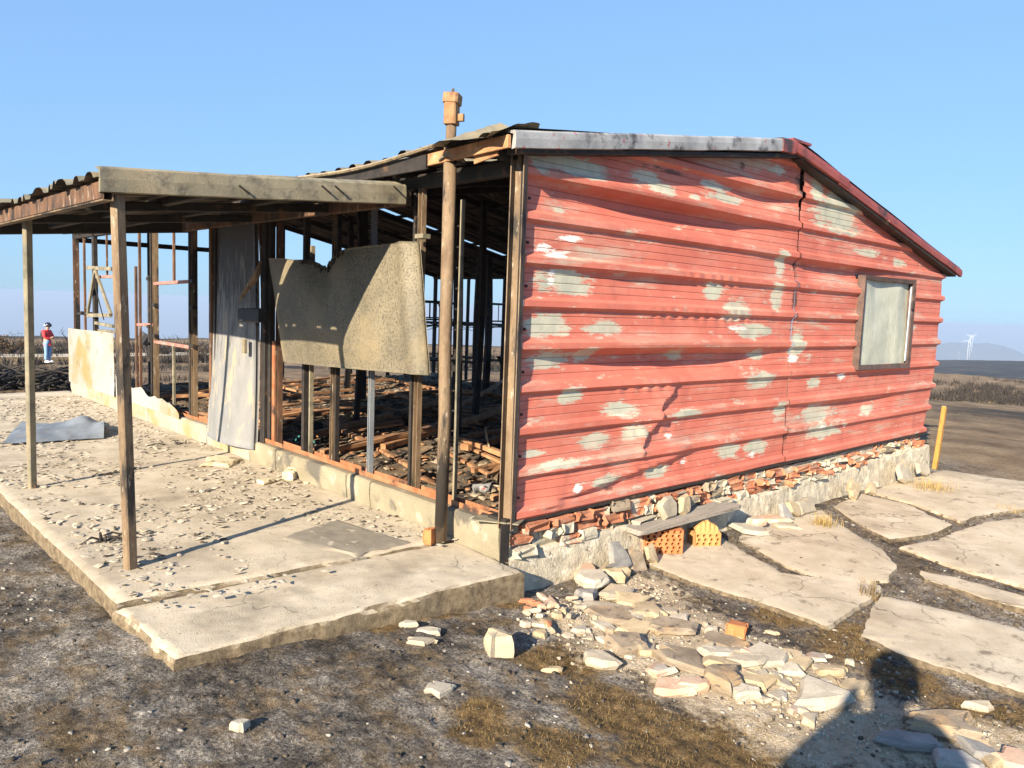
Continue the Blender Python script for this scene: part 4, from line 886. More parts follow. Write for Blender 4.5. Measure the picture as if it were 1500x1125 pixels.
# ------------------------------------------------------------------ stones of the rubble heap
ST = [  # px, py, length px, depth px (on ground), height m, material, turn, label
 (729, 968, 40, 40, .085, 'palestone', .1, 'squared grey-green block alone on the burnt ground left of the heap'),
 (877, 974, 56, 45, .035, 'palestone', -.6, 'pale oval stone lying at the left foot of the heap'),
 (917, 950, 58, 70, .05, 'slate', -.9, 'dark brown stone tilted between the pale oval and the slabs'),
 (903, 904, 78, 60, .03, 'slate', -.1, 'wide brown flat slab in the upper middle of the heap'),
 (866, 852, 44, 45, .05, 'whitestone', .2, 'pale wedge-shaped stone on top of the heap against the plinth'),
 (902, 864, 52, 45, .03, 'palestone', -.2, 'pale stone right beside the topmost wedge stone'),
 (880, 888, 60, 35, .03, 'palestone', .5, 'long cream stone below the topmost wedge stone'),
 (925, 879, 52, 45, .03, 'tanstone', -.4, 'tan pointed stone beside the charred grass strip'),
 (946, 898, 50, 45, .03, 'tanstone', -.1, 'beige stone right of the wide brown slab'),
 (985, 925, 60, 60, .03, 'slate', -.6, 'brown slab in the middle of the heap, left of the orange brick'),
 (1000, 972, 80, 75, .035, 'slate', -.7, 'largest brown slab sloping across the lower heap'),
 (935, 925, 60, 50, .025, 'tanstone', -.3, 'half-buried tan slab above the dark brown stone'),
 (1062, 943, 60, 55, .03, 'slate', -.8, 'reddish-brown slab right under the orange brick fragment'),
 (1049, 962, 50, 35, .03, 'whitestone', -.3, 'narrow pale stone below the reddish-brown slab'),
 (1060, 980, 58, 35, .03, 'tanstone', -.4, 'long tan stone below the narrow pale stone'),
 (1091, 976, 50, 40, .03, 'palestone', -.7, 'off-white stone tilted against the big white slab'),
 (1121, 971, 70, 75, .035, 'whitestone', -.3, 'big white angular slab in the row below the orange brick'),
 (1166, 971, 58, 62, .03, 'tanstone', -.7, 'yellowish flat stone right of the big white slab'),
 (1105, 1003, 58, 45, .03, 'tanstone', -.5, 'tan lens-shaped stone in the lower row'),
 (1059, 1006, 52, 75, .06, 'slate', -.2, 'chunky brown block in the lower row'),
 (1017, 1009, 50, 45, .035, 'pinkstone', -.2, 'orange-stained pale stone left of the chunky brown block'),
 (983, 1008, 66, 50, .03, 'pinkstone', -.6, 'pink and white triangular stone at the lower left end'),
 (1093, 1022, 38, 35, .04, 'whitestone', .1, 'small rounded white stone under the tan lens stone'),
 (1205, 1018, 86, 95, .05, 'whitestone', -.3, 'very large white slab half inside the photographer shadow'),
 (1218, 977, 52, 34, .03, 'tanstone', -.1, 'tan flat stone above the very large white slab'),
 (1247, 1003, 42, 62, .04, 'tanstone', -.8, 'ochre stone at the edge of the photographer shadow'),
 (1378, 1052, 88, 85, .05, 'slate', -.4, 'large grey-brown stone inside the shadow on the right'),
 (1333, 1080, 96, 60, .035, 'greystone', -.3, 'long grey slab inside the shadow'),
 (1398, 1108, 76, 60, .04, 'greystone', -.2, 'grey angular slab at the bottom edge inside the shadow'),
 (1432, 1088, 46, 60, .03, 'greystone', -.8, 'dark grey stone at the right rim of the shadow'),
 (1458, 1104, 36, 60, .03, 'tanstone', -.9, 'tan stone between the shadow and the pink slab'),
 (1486, 1104, 46, 80, .03, 'pinkstone', -.9, 'pinkish slab in the bottom right corner'),
 (1433, 1022, 40, 26, .03, 'palestone', -.5, 'small pale stone above the shadow on brown soil'),
 (642, 1032, 34, 45, .02, 'whitestone', -.9, 'pale flat stone on grey ash in the foreground'),
 (351, 1107, 26, 26, .03, 'whitestone', .1, 'rounded white stone on ash near the bottom edge'),
 (628, 945, 40, 22, .02, 'whitestone', -.7, 'white slate shard beside the terrace edge'),
 (618, 962, 46, 20, .02, 'palestone', -.4, 'pale slate shard in front of the white shard'),
 (598, 935, 26, 16, .02, 'whitestone', -.3, 'small white shard nearest the terrace edge'),
 (1245, 965, 12, 12, .03, 'whitestone', 0, 'tiny white pebble above the ochre stone'),
 (1095, 776, 62, 30, .03, 'whitestone', -.2, 'pale broken mortar slab beside the broken hollow brick'),
 (1108, 772, 26, 16, .045, 'pinkstone', .2, 'orange brick chip on the pale mortar slab'),
 (1130, 762, 50, 20, .03, 'pinkstone', -.3, 'pinkish flake at the right end of the plank'),
 (1150, 770, 40, 16, .02, 'palestone', -.2, 'thin pale flake on the paving beside the plank end'),
 (858, 872, 34, 26, .05, 'greystone', .0, 'dark grey stone tucked under the topmost wedge stone'),
 (898, 840, 40, 34, .06, 'tanstone', -.9, 'tan stone at the foot of the plinth under the plank'),
 (862, 838, 32, 40, .06, 'pinkstone', -.9, 'pinkish stone propped on the rough plinth'),
 (300, 720, 10, 10, .02, 'whitestone', 0, 'small white chip on the terrace right of the near awning post'),
]
for i, (px, py, lp, dp, hh, mt, rz, lab) in enumerate(ST):
    q = onz(px, py, -.19); dist = float((q-CAM)@FW); sc = dist/CF
    wd = lp*sc*1.24; dpt = dp*sc*dist/1.9*.55
    zz = float(ground_z(q[0], q[1]))
    if py < 790 and px > 1000: zz = PZ+.003
    if px == 300: zz = .0; q = onz(px, py, 0)
    tilt = R_.uniform(-.08, .08)
    v, f = put(rubble(wd, max(dpt, wd*.5), hh*1.2, 500+i, .36, 9 if i % 2 else 10), (q[0], q[1], zz-.002+(.03 if i in (4, 40) else 0)), CTH-math.pi/2+rz*.6, R_.uniform(-.03, .10), tilt)
    tag(mk('stone', v, f, MT[mt]), lab, 'stone', 'loose stones of the rubble heap')
RC = random.Random(12)
for i in range(80):
    t = RC.random()**1.5; px = 800+t*430+RC.uniform(-30, 30); py = 895+t*115+RC.gauss(0, 26); q = onz(px, py, -.19)
    if not (q[1] < -.24 and not (q[0] > .95 and q[1] > -.75)): continue
    wd = RC.uniform(.05, .17)
    v, f = put(rubble(wd, wd*RC.uniform(.55, .9), RC.uniform(.015, .035), 1500+i, .42, 8), (q[0], q[1], float(ground_z(q[0], q[1]))-.004), RC.uniform(0, 3.1), RC.uniform(-.15, .15), RC.uniform(-.15, .15))
    tag(mk('stone_chip', v, f, MT[RC.choice(['palestone', 'tanstone', 'slate', 'palestone', 'pinkstone', 'whitestone'])]), 'small flat stone chip lying loose among the larger rubble stones', 'stone', 'small chips among the rubble')
bf = onz(1078, 928, -.2)
v, f = put(chunk(.13, .10, .075, 33, .08), (bf[0], bf[1], float(ground_z(bf[0], bf[1]))-.01), .4, .1, .1)
tag(mk('brick_fragment', v, f, MT['terracotta']), 'bright orange brick fragment lying on the rubble heap', 'brick')
shard_lab = 'pinkish brick shard in the small pile at the building corner'
for i in range(16):
    px, py = 760+R_.uniform(0, 95), 893+R_.uniform(-12, 38); q = onz(px, py, -.2)
    if i < 4: px, py = 785+i*14, 900+4*i
    v, f = put(rubble(R_.uniform(.05, .13), R_.uniform(.03, .05), R_.uniform(.015, .03), 700+i, .4, 8), (q[0], q[1], float(ground_z(q[0], q[1]))+R_.uniform(0, .03)), R_.uniform(0, 3), R_.uniform(-.3, .3), R_.uniform(-.3, .3))
    tag(mk('brick_shard', v, f, MT[('pinkstone', 'brick', 'pinkstone', 'palestone')[i % 4]]), shard_lab, 'shard', 'brick shards at the building corner')

# ------------------------------------------------------------------ things lying on the terrace
nu, nv = 40, 16; S, T = np.meshgrid(np.linspace(0, 1, nu), np.linspace(0, 1, nv), indexing='ij')
c4 = [onz(5, 650, .02), onz(152, 641, .02), onz(154, 622, .02), onz(32, 618, .02)]
Pn = ((1-S)*(1-T))[..., None]*c4[0]+(S*(1-T))[..., None]*c4[1]+(S*T)[..., None]*c4[2]+((1-S)*T)[..., None]*c4[3]
Pn[..., 2] = .02+.035*np.sin(T*math.pi)*(.5+S)+.11*np.exp(-((S-.74)/.16)**2)*sst(.45, 1, T)+.05*fbm(S*4, T*3, 3)+.05*sst(.85, 1, S)*np.sin(T*3)
nP = nu*nv; V = Pn.reshape(-1, 3); F = grid_faces(nu, nv)
tag(mk('fallen_sheet', np.concatenate([V, V-np.array([0, 0, .004])]), np.concatenate([F, F[:, ::-1]+nP]), MT['grey_sheet'], None, True), 'crumpled grey-blue metal sheet lying on the terrace behind the awning post', 'metal sheet')
q = onz(325, 675); v, f = put(rubble(.34, .42, .035, 91, .35, 11), (q[0]-.05, q[1]-.1, .0), -.5, .05, .02)
tag(mk('board_fragment', v, f, MT['foam']), 'thin pale board fragment with burnt rim lying below the door', 'fragment')
q = onz(425, 700); fr = thing('ribbed_lump', (q[0], q[1], 0), 'pale ribbed lump of burnt insulation beside the sill', 'lump')
for i in range(7):
    part('rib', put(rubble(.035, .12, .085-.006*abs(i-3), 910+i, .2, 8), (q[0]-.05+.03*i*.72, q[1]+.03*i*.6-.06, 0), .6+R_.uniform(-.1, .1)), MT['foam'], fr)
v, f = put(rubble(.2, .12, .03, 921, .4, 9), onz(385, 708, .0), .4)
tag(mk('board_fragment', v, f, MT['foam']), 'small crumbled pale fragment left of the ribbed lump', 'fragment')
for (px, py, lab) in ((172, 792, 'black burnt twigs around the foot of the near awning post'), (150, 697, 'short black burnt stick lying between the two awning posts'), (258, 652, 'charred splinters on the terrace below the far window opening')):
    q = onz(px, py); m_ = MB()
    for k in range(12 if px == 172 else 5):
        a = R_.uniform(0, 6.28) if px != 150 else CTH-1.5+R_.uniform(-.15, .15); l_ = R_.uniform(.05, .17); p0 = q+np.array([R_.uniform(-.1, .1), R_.uniform(-.06, .06), .008])
        m_.add(*tube([p0, p0+np.array([math.cos(a)*l_*.5, math.sin(a)*l_*.5, R_.uniform(0, .04)]), p0+np.array([math.cos(a)*l_, math.sin(a+.2)*l_, .008])], [.007, .006, .002], 5))
    tag(m_.build('burnt_twigs', MT['twig']), lab, 'twigs')

# ------------------------------------------------------------------ scattered flakes, pebbles, straw
def scatter(name, pts, smin, smax, mat, label, thick=.35, seed=1, curl=.0, power=2.5):
    r = np.random.default_rng(seed); n = len(pts); k = 5
    s = smin+(smax-smin)*r.random(n)**power; a0 = r.random(n)*6.28
    ang = a0[:, None]+(np.arange(k)[None, :]+r.uniform(-.35, .35, (n, k)))*2*math.pi/k
    rad = s[:, None]*r.uniform(.55, 1.1, (n, k)); el = r.uniform(.45, 1, n)[:, None]
    tx, ty = r.uniform(-.25, .25, n)[:, None]+0*ang, r.uniform(-.25, .25, n)[:, None]+0*ang
    ca, sa = np.cos(a0)[:, None], np.sin(a0)[:, None]
    lx, ly = rad*np.cos(ang), rad*np.sin(ang)*el
    X = lx*ca-ly*sa; Y = lx*sa+ly*ca; Zt = X*tx+Y*ty+curl*s[:, None]*r.random((n, k))
    h = s*thick
    top = np.stack([pts[:, 0:1]+X*.8, pts[:, 1:2]+Y*.8, pts[:, 2:3]+Zt+h[:, None]], -1); bot = np.stack([pts[:, 0:1]+X, pts[:, 1:2]+Y, pts[:, 2:3]+Zt-.2*h[:, None]], -1)
    V = np.concatenate([top, bot], 1).reshape(-1, 3); base = (np.arange(n)*2*k)[:, None]
    F = []
    tri = [[0, 1, 2], [0, 2, 3], [0, 3, 4]]
    for q in range(k): j = (q+1) % k; tri += [[q, k+q, k+j], [q, k+j, j]]
    F = (base[:, :, None]+np.array(tri)[None]).reshape(-1, 3)
    o = mk(name, V, F, mat, None, False, None, (0, 0, 0)); tag(o, label, 'debris', None, 'stuff'); return o
def wedge_pts(n, x0, x1, y0, y1, z=-.2, seed=0, fn=None):
    """points over the ground area that the picture region spans"""
    r = np.random.default_rng(seed); px = r.uniform(x0, x1, n); py = y0+(y1-y0)*r.random(n)
    P = np.array([onz(a, b, z) for a, b in zip(px, py)])
    if fn is not None: P = P[fn(P[:, 0], P[:, 1])]
    return P
def off_slab(x, y): return ~((x > -2.02) & (x < .05) & (y > -.26)) & ~((x > 0) & (y > -.15))
def grd(P): P[:, 2] = ground_z(P[:, 0], P[:, 1]); return P
r_ = np.random.default_rng(5)
P = np.column_stack([r_.uniform(-4.5, 5, 26000), r_.uniform(-4, 3.5, 26000), np.zeros(26000)]); P = P[off_slab(P[:, 0], P[:, 1])]
P = P[(fbm(P[:, 0]*1.6, P[:, 1]*1.6, 40, 4)+.10*r_.standard_normal(len(P)) > .05)]
scatter('pale_grit', grd(P),  .002, .020, MT['grit'], 'pale grit and stone chips strewn over the burnt ground', .3, 2, power=6)
P = np.column_stack([r_.uniform(-4.5, 5, 12000), r_.uniform(-4, 3.5, 12000), np.zeros(12000)]); P = P[off_slab(P[:, 0], P[:, 1])]
scatter('charred_crumbs', grd(P), .003, .016, MT['flakes_dark'], 'black charred crumbs strewn over the burnt ground', .6, 3, power=3)
def heap_pts(n, lst, seed):
    r = np.random.default_rng(seed); o = []
    for k in range(n):
        px, py, rad = lst[r.integers(len(lst))]; q = onz(px, py, -.2); o.append((q[0]+r.normal()*rad, q[1]+r.normal()*rad, 0))
    P = np.array(o); return grd(P[off_slab(P[:, 0], P[:, 1])])
scatter('rubble_grit', heap_pts(2200, [(840, 905, .16), (960, 930, .25), (1080, 985, .25), (1200, 1030, .2), (930, 860, .12), (1350, 1060, .2)], 4), .003, .018, MT['grit2'], 'pale stone chips between the stones of the rubble heap', .5, 4, power=3)
# terrace litter
P = np.column_stack([r_.uniform(-1.9, -.03, 15000), r_.uniform(.35, 9., 15000), np.full(15000, .004)])
dn = fbm(P[:, 0]*2.2, P[:, 1]*1.1, 44, 4)+.25*np.exp(-((P[:, 0]+.55)/.5)**2)*sst(1., 2., P[:, 1])+.06*sst(2.5, 4.5, P[:, 1])
P = P[dn+.12*r_.random(len(P)) > .10]
h = len(P)//2
scatter('pale_litter', P[:h], .004, .042, MT['flakes_pale2'] if 'flakes_pale2' in MT else M('pale_paint_flakes', (.42, .36, .27), (.62, .545, .43), 9, .9, .2, 60), 'curled pale flakes littering the terrace', .05, 6, .22, 3.2)
scatter('burnt_litter', P[h:h+int(h*.32)], .004, .032, MT['flakes_dark'], 'curled burnt flakes littering the terrace', .06, 7, .25, 3.4)
# dirt and ash in the joints of the paving
P = np.column_stack([r_.uniform(.6, 6.8, 5000), r_.uniform(-2.6, -.2, 5000), np.zeros(5000)]); P[:, 2] = ground_z(P[:, 0], P[:, 1])
scatter('joint_dirt', P, .004, .03, MT['flakes_dark'], 'charred crumbs lying in the joints of the paving', .5, 8, power=3)
# scorched straw mats
def blades(name, P, hmin, hmax, mat, label, seed, flat=.3, wid=.003):
    r = np.random.default_rng(seed); n = len(P); a = r.random(n)*6.28; h = hmin+(hmax-hmin)*r.random(n); lean_ = r.uniform(flat, 1.3, n)
    d = np.stack([np.cos(a), np.sin(a)], 1); s = np.stack([-d[:, 1], d[:, 0]], 1)*wid
    tip = P.copy(); tip[:, :2] += d*(h*np.sin(lean_))[:, None]; tip[:, 2] += h*np.cos(lean_)
    mid = P.copy(); mid[:, :2] += d*(h*.45*np.sin(lean_*.6))[:, None]; mid[:, 2] += h*.5*np.cos(lean_*.6)
    b0 = P.copy(); b0[:, :2] -= s; b1 = P.copy(); b1[:, :2] += s; m0 = mid.copy(); m0[:, :2] -= s*.7; m1 = mid.copy(); m1[:, :2] += s*.7
    V = np.stack([b0, b1, m0, m1, tip], 1).reshape(-1, 3); b = (np.arange(n)*5)[:, None, None]
    F = (b+np.array([[0, 1, 3], [0, 3, 2], [2, 3, 4]])[None]).reshape(-1, 3)
    return mk(name, V, F, mat, None, False, None, (0, 0, 0))
P = np.column_stack([r_.uniform(-2.6, 2.2, 90000), r_.uniform(-3.2, .2, 90000), np.zeros(90000)]); P = P[off_slab(P[:, 0], P[:, 1])]
sm = blob(P[:, 0], P[:, 1], STRAW)*.95+.9*fbm(P[:, 0]*3.5, P[:, 1]*3.5, 33, 4)
P = P[sm+.7*fbm(P[:, 0]*9, P[:, 1]*9, 51, 3) > .55]
tag(blades('scorched_grass', grd(P), .006, .026, MT['straw'], '', 11, 1.05, .0012), 'short scorched brown grass mat on the burnt foreground', 'grass', None, 'stuff')
P = np.column_stack([r_.uniform(-4.2, 4, 26000), r_.uniform(-4, 2.5, 26000), np.zeros(26000)]); P = P[off_slab(P[:, 0], P[:, 1])]
P = P[fbm(P[:, 0]*2.5, P[:, 1]*2.5, 58, 4)+.08*r_.standard_normal(len(P)) > .06]
tag(blades('charred_stubble', grd(P), .008, .045, MT['twig'], '', 13, .5, .0011), 'black charred stems standing and lying over the burnt foreground', 'stubble', None, 'stuff')
def tuft(px, py, n, h, rad, label, mat, z=None):
    q = onz(px, py, PZ); P = np.column_stack([q[0]+rng.normal(0, rad, n), q[1]+rng.normal(0, rad, n), np.full(n, PZ-.03)])
    o = blades('grass_tuft', P, h*.5, h, MT[mat], label, int(px), .05, .0022); o2 = o; tag(o, label, 'grass tuft', 'dry grass tufts on the paving'); return o
tuft(1205, 768, 240, .16, .05, 'dry yellow grass tuft on the paving below the pale leaning slab', 'straw_y')
tuft(1365, 715, 300, .17, .09, 'dry yellow grass tuft at the far end of the paving near the yellow post', 'straw_y')
tuft(1275, 872, 50, .20, .03, 'sparse burnt grass tuft at the tip of the paving joint', 'straw')
tuft(1480, 745, 120, .09, .06, 'low dry grass tuft on the paving at the right edge', 'straw_y')

# ------------------------------------------------------------------ inside the ruin
FZ = .06
nx, ny = 130, 180; X, Y = np.meshgrid(np.linspace(.16, W_-.1, nx), np.linspace(.26, L_-.05, ny), indexing='ij')
Zf = FZ+.16*fbm(X*1.1, Y*1.1, 90, 3)+.10*fbm(X*5, Y*5, 91, 4)+.03*fbm(X*20, Y*20, 92, 3)
Zf = Zf*np.minimum(1, 1)-.04*sst(.6, .1, X)
def floor_z(x, y): return FZ+.16*fbm(np.array(x)*1.1, np.array(y)*1.1, 90, 3)+.10*fbm(np.array(x)*5, np.array(y)*5, 91, 4)
MT['debris'] = M('burnt_floor_debris', (.05, .038, .03), (.30, .21, .13), 5, .95, .8, 40, ((.36, .30, .22), 9, .58, .66), ((.02, .018, .016), 3, .52, .62), bdist=.02)
tag(mk('burnt_debris', np.stack([X, Y, Zf], -1), grid_faces(nx, ny), MT['debris'], None, False, None, (3.3, 4.8, 0)), 'layer of burnt rubbish and ash covering the floor inside the ruin', 'debris', None, 'stuff')
n_ = 6500; P = np.column_stack([r_.uniform(.2, 6.4, n_), .3+8.9*r_.random(n_)**1.4, np.zeros(n_)]); P[:, 2] = floor_z(P[:, 0], P[:, 1])
h = len(P)//3
scatter('burnt_scraps', P[:h], .008, .09, MT['flakes_dark'], 'black burnt scraps over the floor inside the ruin', .12, 21, .5, 3)
scatter('ash_scraps', P[h:2*h], .008, .08, M('ashy_scraps', (.22, .17, .12), (.50, .42, .31), 8, .9, .2, 50), 'tan ash scraps over the floor inside the ruin', .12, 22, .5, 3)
scatter('rust_scraps', P[2*h:], .008, .10, MT['batten'], 'rusty orange scraps over the floor inside the ruin', .15, 23, .4, 3)
BATTEN = 'burnt rust-coloured batten lying in the debris inside the ruin'
def batten(p0, p1, w_=.06, h_=.05, lab=BATTEN, mt='batten', grp='fallen battens inside the ruin'):
    o = mk('fallen_batten', *box(p0, p1, w_, h_, seg=4, bow=R_.uniform(-.04, .04), tw=R_.uniform(-.01, .01)), MT[mt]); return tag(o, lab, 'batten', grp)
# the ones that can be picked out one by one
key = [((445, 640), (640, 590), 'long burnt batten slanting behind the posts under the hanging sheet', .07), ((560, 655), (735, 600), 'orange batten lying across the floor behind the flue pipe', .07), ((680, 655), (745, 640), 'grey-brown board lying just inside the corner post', .10),
       ((500, 660), (640, 628), 'rusty batten close behind the sill under the hanging sheet', .05), ((640, 610), (742, 555), 'dark batten running towards the back beside the flue pipe', .05)]
for (a, b_, lab, w2) in key:
    p0, p1 = onz(a[0], a[1], .14), onz(b_[0], b_[1], .17)
    batten(p0, p1, w2, .06, lab)
for k in range(95):
    x_ = .45+5.7*R_.random()**1.4; y = .6+8.6*R_.random()**1.3; a = R_.choice([0, 0, 1.57, .2, -.25, 1.3, .5, 1.8])+R_.uniform(-.12, .12); l_ = R_.uniform(.6, 2.6)
    dx, dy = math.cos(a)*l_/2, math.sin(a)*l_/2
    p0 = np.clip([x_-dx, y-dy], [.3, .35], [6.4, 9.3]); p1 = np.clip([x_+dx, y+dy], [.3, .35], [6.4, 9.3])
    if np.hypot(*(p1-p0)) < .4: continue
    batten((p0[0], p0[1], float(floor_z(*p0))+.05), (p1[0], p1[1], float(floor_z(*p1))+R_.uniform(.05, .12)), R_.uniform(.03, .08), R_.uniform(.02, .045))
# small recognisable finds near the sill
q = onz(705, 722, .16)
cn = thing('crushed_can', tuple(q), 'silvery crushed can lying just inside the sill by the corner post', 'can')
mk('can_body', *tube([q+np.array([-.05, .02, .03]), q+np.array([-.02, .01, .035]), q+np.array([.02, -.01, .03]), q+np.array([.06, -.02, .035])], [.035, .03, .034, .033], 12), MT['zinc'], cn)
mk('can_lid', *tube([q+np.array([.06, -.02, .035]), q+np.array([.064, -.022, .035])], .036, 12), MT['zinc'], cn)
q = onz(716, 660, .16)
tag(mk('bent_rod', *tube([q+np.array([.1, -.1, 0]), q, q+np.array([.01, .0, .02]), q+np.array([-.02, .01, .12]), q+np.array([-.03, .02, .22])], .011, 7), MT['sill'], None, True), 'pale bent rod sticking up from the debris behind the corner post', 'rod')

q = onz(445, 652, .16)
tag(mk('cable_scrap', *tube([q+np.array([0, .1*math.sin(t*5), .02+.05*abs(math.sin(t*3))])+np.array([.12*t-.06, 0, 0]) for t in np.linspace(0, 1, 14)], .010, 6), M('teal_cable', (.03, .16, .14), (.05, .22, .19), 8, .6, .1, 40), None, True), 'scrap of teal cable on the sill behind the thin grey post', 'cable')
q = onz(565, 553, .15)
v, f = put(rubble(.3, .22, .1, 77, .25), (2.9, 4.3, float(floor_z(2.9, 4.3))+.03), .3)
tag(mk('rolled_sheet', v, f, MT['palestone']), 'pale crumpled lump on the debris right of the hanging sheet', 'lump')
# black bed frames at the back
def bed(name, x, y, rz, label, two=True):
    t = thing(name, (x, y, .1), label, 'bed frame', 'black bed frames at the back of the ruin'); c, s = math.cos(rz), math.sin(rz)
    def L(a, b, z): return (x+a*c-b*s, y+a*s+b*c, .1+z)
    w2, l2 = .42, .95
    for e in (-l2, l2):
        pts = [L(-w2, e, 0), L(-w2, e, 1.32), L(-w2+.03, e, 1.39), L(-w2+.10, e, 1.42), L(w2-.10, e, 1.42), L(w2-.03, e, 1.39), L(w2, e, 1.32), L(w2, e, 0)]
        hd = mk('bed_end', *tube(pts, .020, 8), MT['black'], t, True)
        for z in (1.12, 1.02, .42): mk('end_rail', *tube([L(-w2, e, z), L(w2, e, z)], .014, 6), MT['black'], hd)
        for a in (-.15, .15):
            mk('end_bar', *tube([L(a, e, 1.12), L(a, e, 1.42)], .008, 6), MT['black'], hd)
    for a in (-w2, w2):
        for z in (1.05, .40): mk('side_rail', *box(L(a, -l2, z), L(a, l2, z), .025, .045), MT['black'], t)
    for k in range(7):
        b = -l2+.2+k*.26; mk('mesh_wire', *tube([L(-w2, b, 1.04), L(0, b+.06, .93), L(w2, b, 1.04)], .005, 4), MT['black'], t)
    return t
bp = ony(690, 520, 8.9)
bed('bed_frame', 5.05, 8.35, .05, 'black tubular bed frame seen left of the flue pipe at the back')
bed('bed_frame', 6.0, 8.0, .05, 'black tubular bed frame seen right of the flue pipe at the back')
q = onz(735, 545, .12)
tb = thing('charred_tub', (5.9, 6.2, .1), 'charred dark tub on legs standing at the back beside the corner post', 'tub')
def tubv(): 
    v = []; f = []
    for k, (sx, sy, z) in enumerate(((.18, .16, .32), (.34, .28, .62), (.36, .30, .63), (.33, .27, .61), (.17, .15, .34))):
        for i in range(12): a = 2*math.pi*i/12; v.append((5.9+sx*math.copysign(abs(math.cos(a))**.6, math.cos(a)), 6.2+sy*math.copysign(abs(math.sin(a))**.6, math.sin(a)), z+.02))
    for k in range(4):
        for i in range(12): f.append([k*12+i, k*12+(i+1) % 12, k*12+12+(i+1) % 12, k*12+12+i])
    f.append(list(range(48, 60))); return v, f
mk('basin', *tubv(), MT['char'], tb)
for a, b_ in ((-.2, -.15), (.2, -.15), (-.2, .15), (.2, .15)): mk('leg', *tube([(5.9+a, 6.2+b_, .03), (5.9+a*.7, 6.2+b_*.7, .38)], .016, 6), MT['char'], tb)

# ------------------------------------------------------------------ people
def skin(name, J, E_, mat, parent, root, sub=2):
    """J: joint -> (x,y,z,rx[,ry]) in world, E_: edges; grown with the Skin modifier and frozen"""
    names = list(J); idx = {k: i for i, k in enumerate(names)}; L = WL[parent.name]
    me = bpy.data.meshes.new(name); me.from_pydata([tuple(np.array(J[k][:3])-L) for k in names], [(idx[a], idx[b]) for a, b in E_], [])
    o = bpy.data.objects.new(name, me); COL.objects.link(o)
    o.modifiers.new('s', 'SKIN'); sm_ = o.modifiers.new('u', 'SUBSURF'); sm_.levels = sub; sm_.render_levels = sub
    sv = me.skin_vertices[0].data
    for k in names:
        r = J[k][3:]; sv[idx[k]].radius = (r[0], r[1] if len(r) > 1 else r[0]); sv[idx[k]].use_root = (k == root)
    dg = bpy.context.evaluated_depsgraph_get(); m2 = bpy.data.meshes.new_from_object(o.evaluated_get(dg)); bpy.data.objects.remove(o)
    m2.materials.clear(); m2.materials.append(mat); m2.polygons.foreach_set('use_smooth', [True]*len(m2.polygons))
    ob = bpy.data.objects.new(name, m2); COL.objects.link(ob); ob.parent = parent; reg(ob, L); return ob
def ellipsoid(c, r, n=14, m=10, zlo=-1., Rm=None):
    v = []; f = []
    for j in range(m+1):
        t = math.asin(max(zlo, -1))+(math.pi/2-math.asin(max(zlo, -1)))*j/m
        for i in range(n):
            a = 2*math.pi*i/n; p = np.array([r[0]*math.cos(t)*math.cos(a), r[1]*math.cos(t)*math.sin(a), r[2]*math.sin(t)])
            v.append((p if Rm is None else Rm@p)+np.array(c))
    for j in range(m):
        for i in range(n): f.append([j*n+i, j*n+(i+1) % n, j*n+n+(i+1) % n, j*n+n+i])
    f.append(list(range(n-1, -1, -1))); return v, f
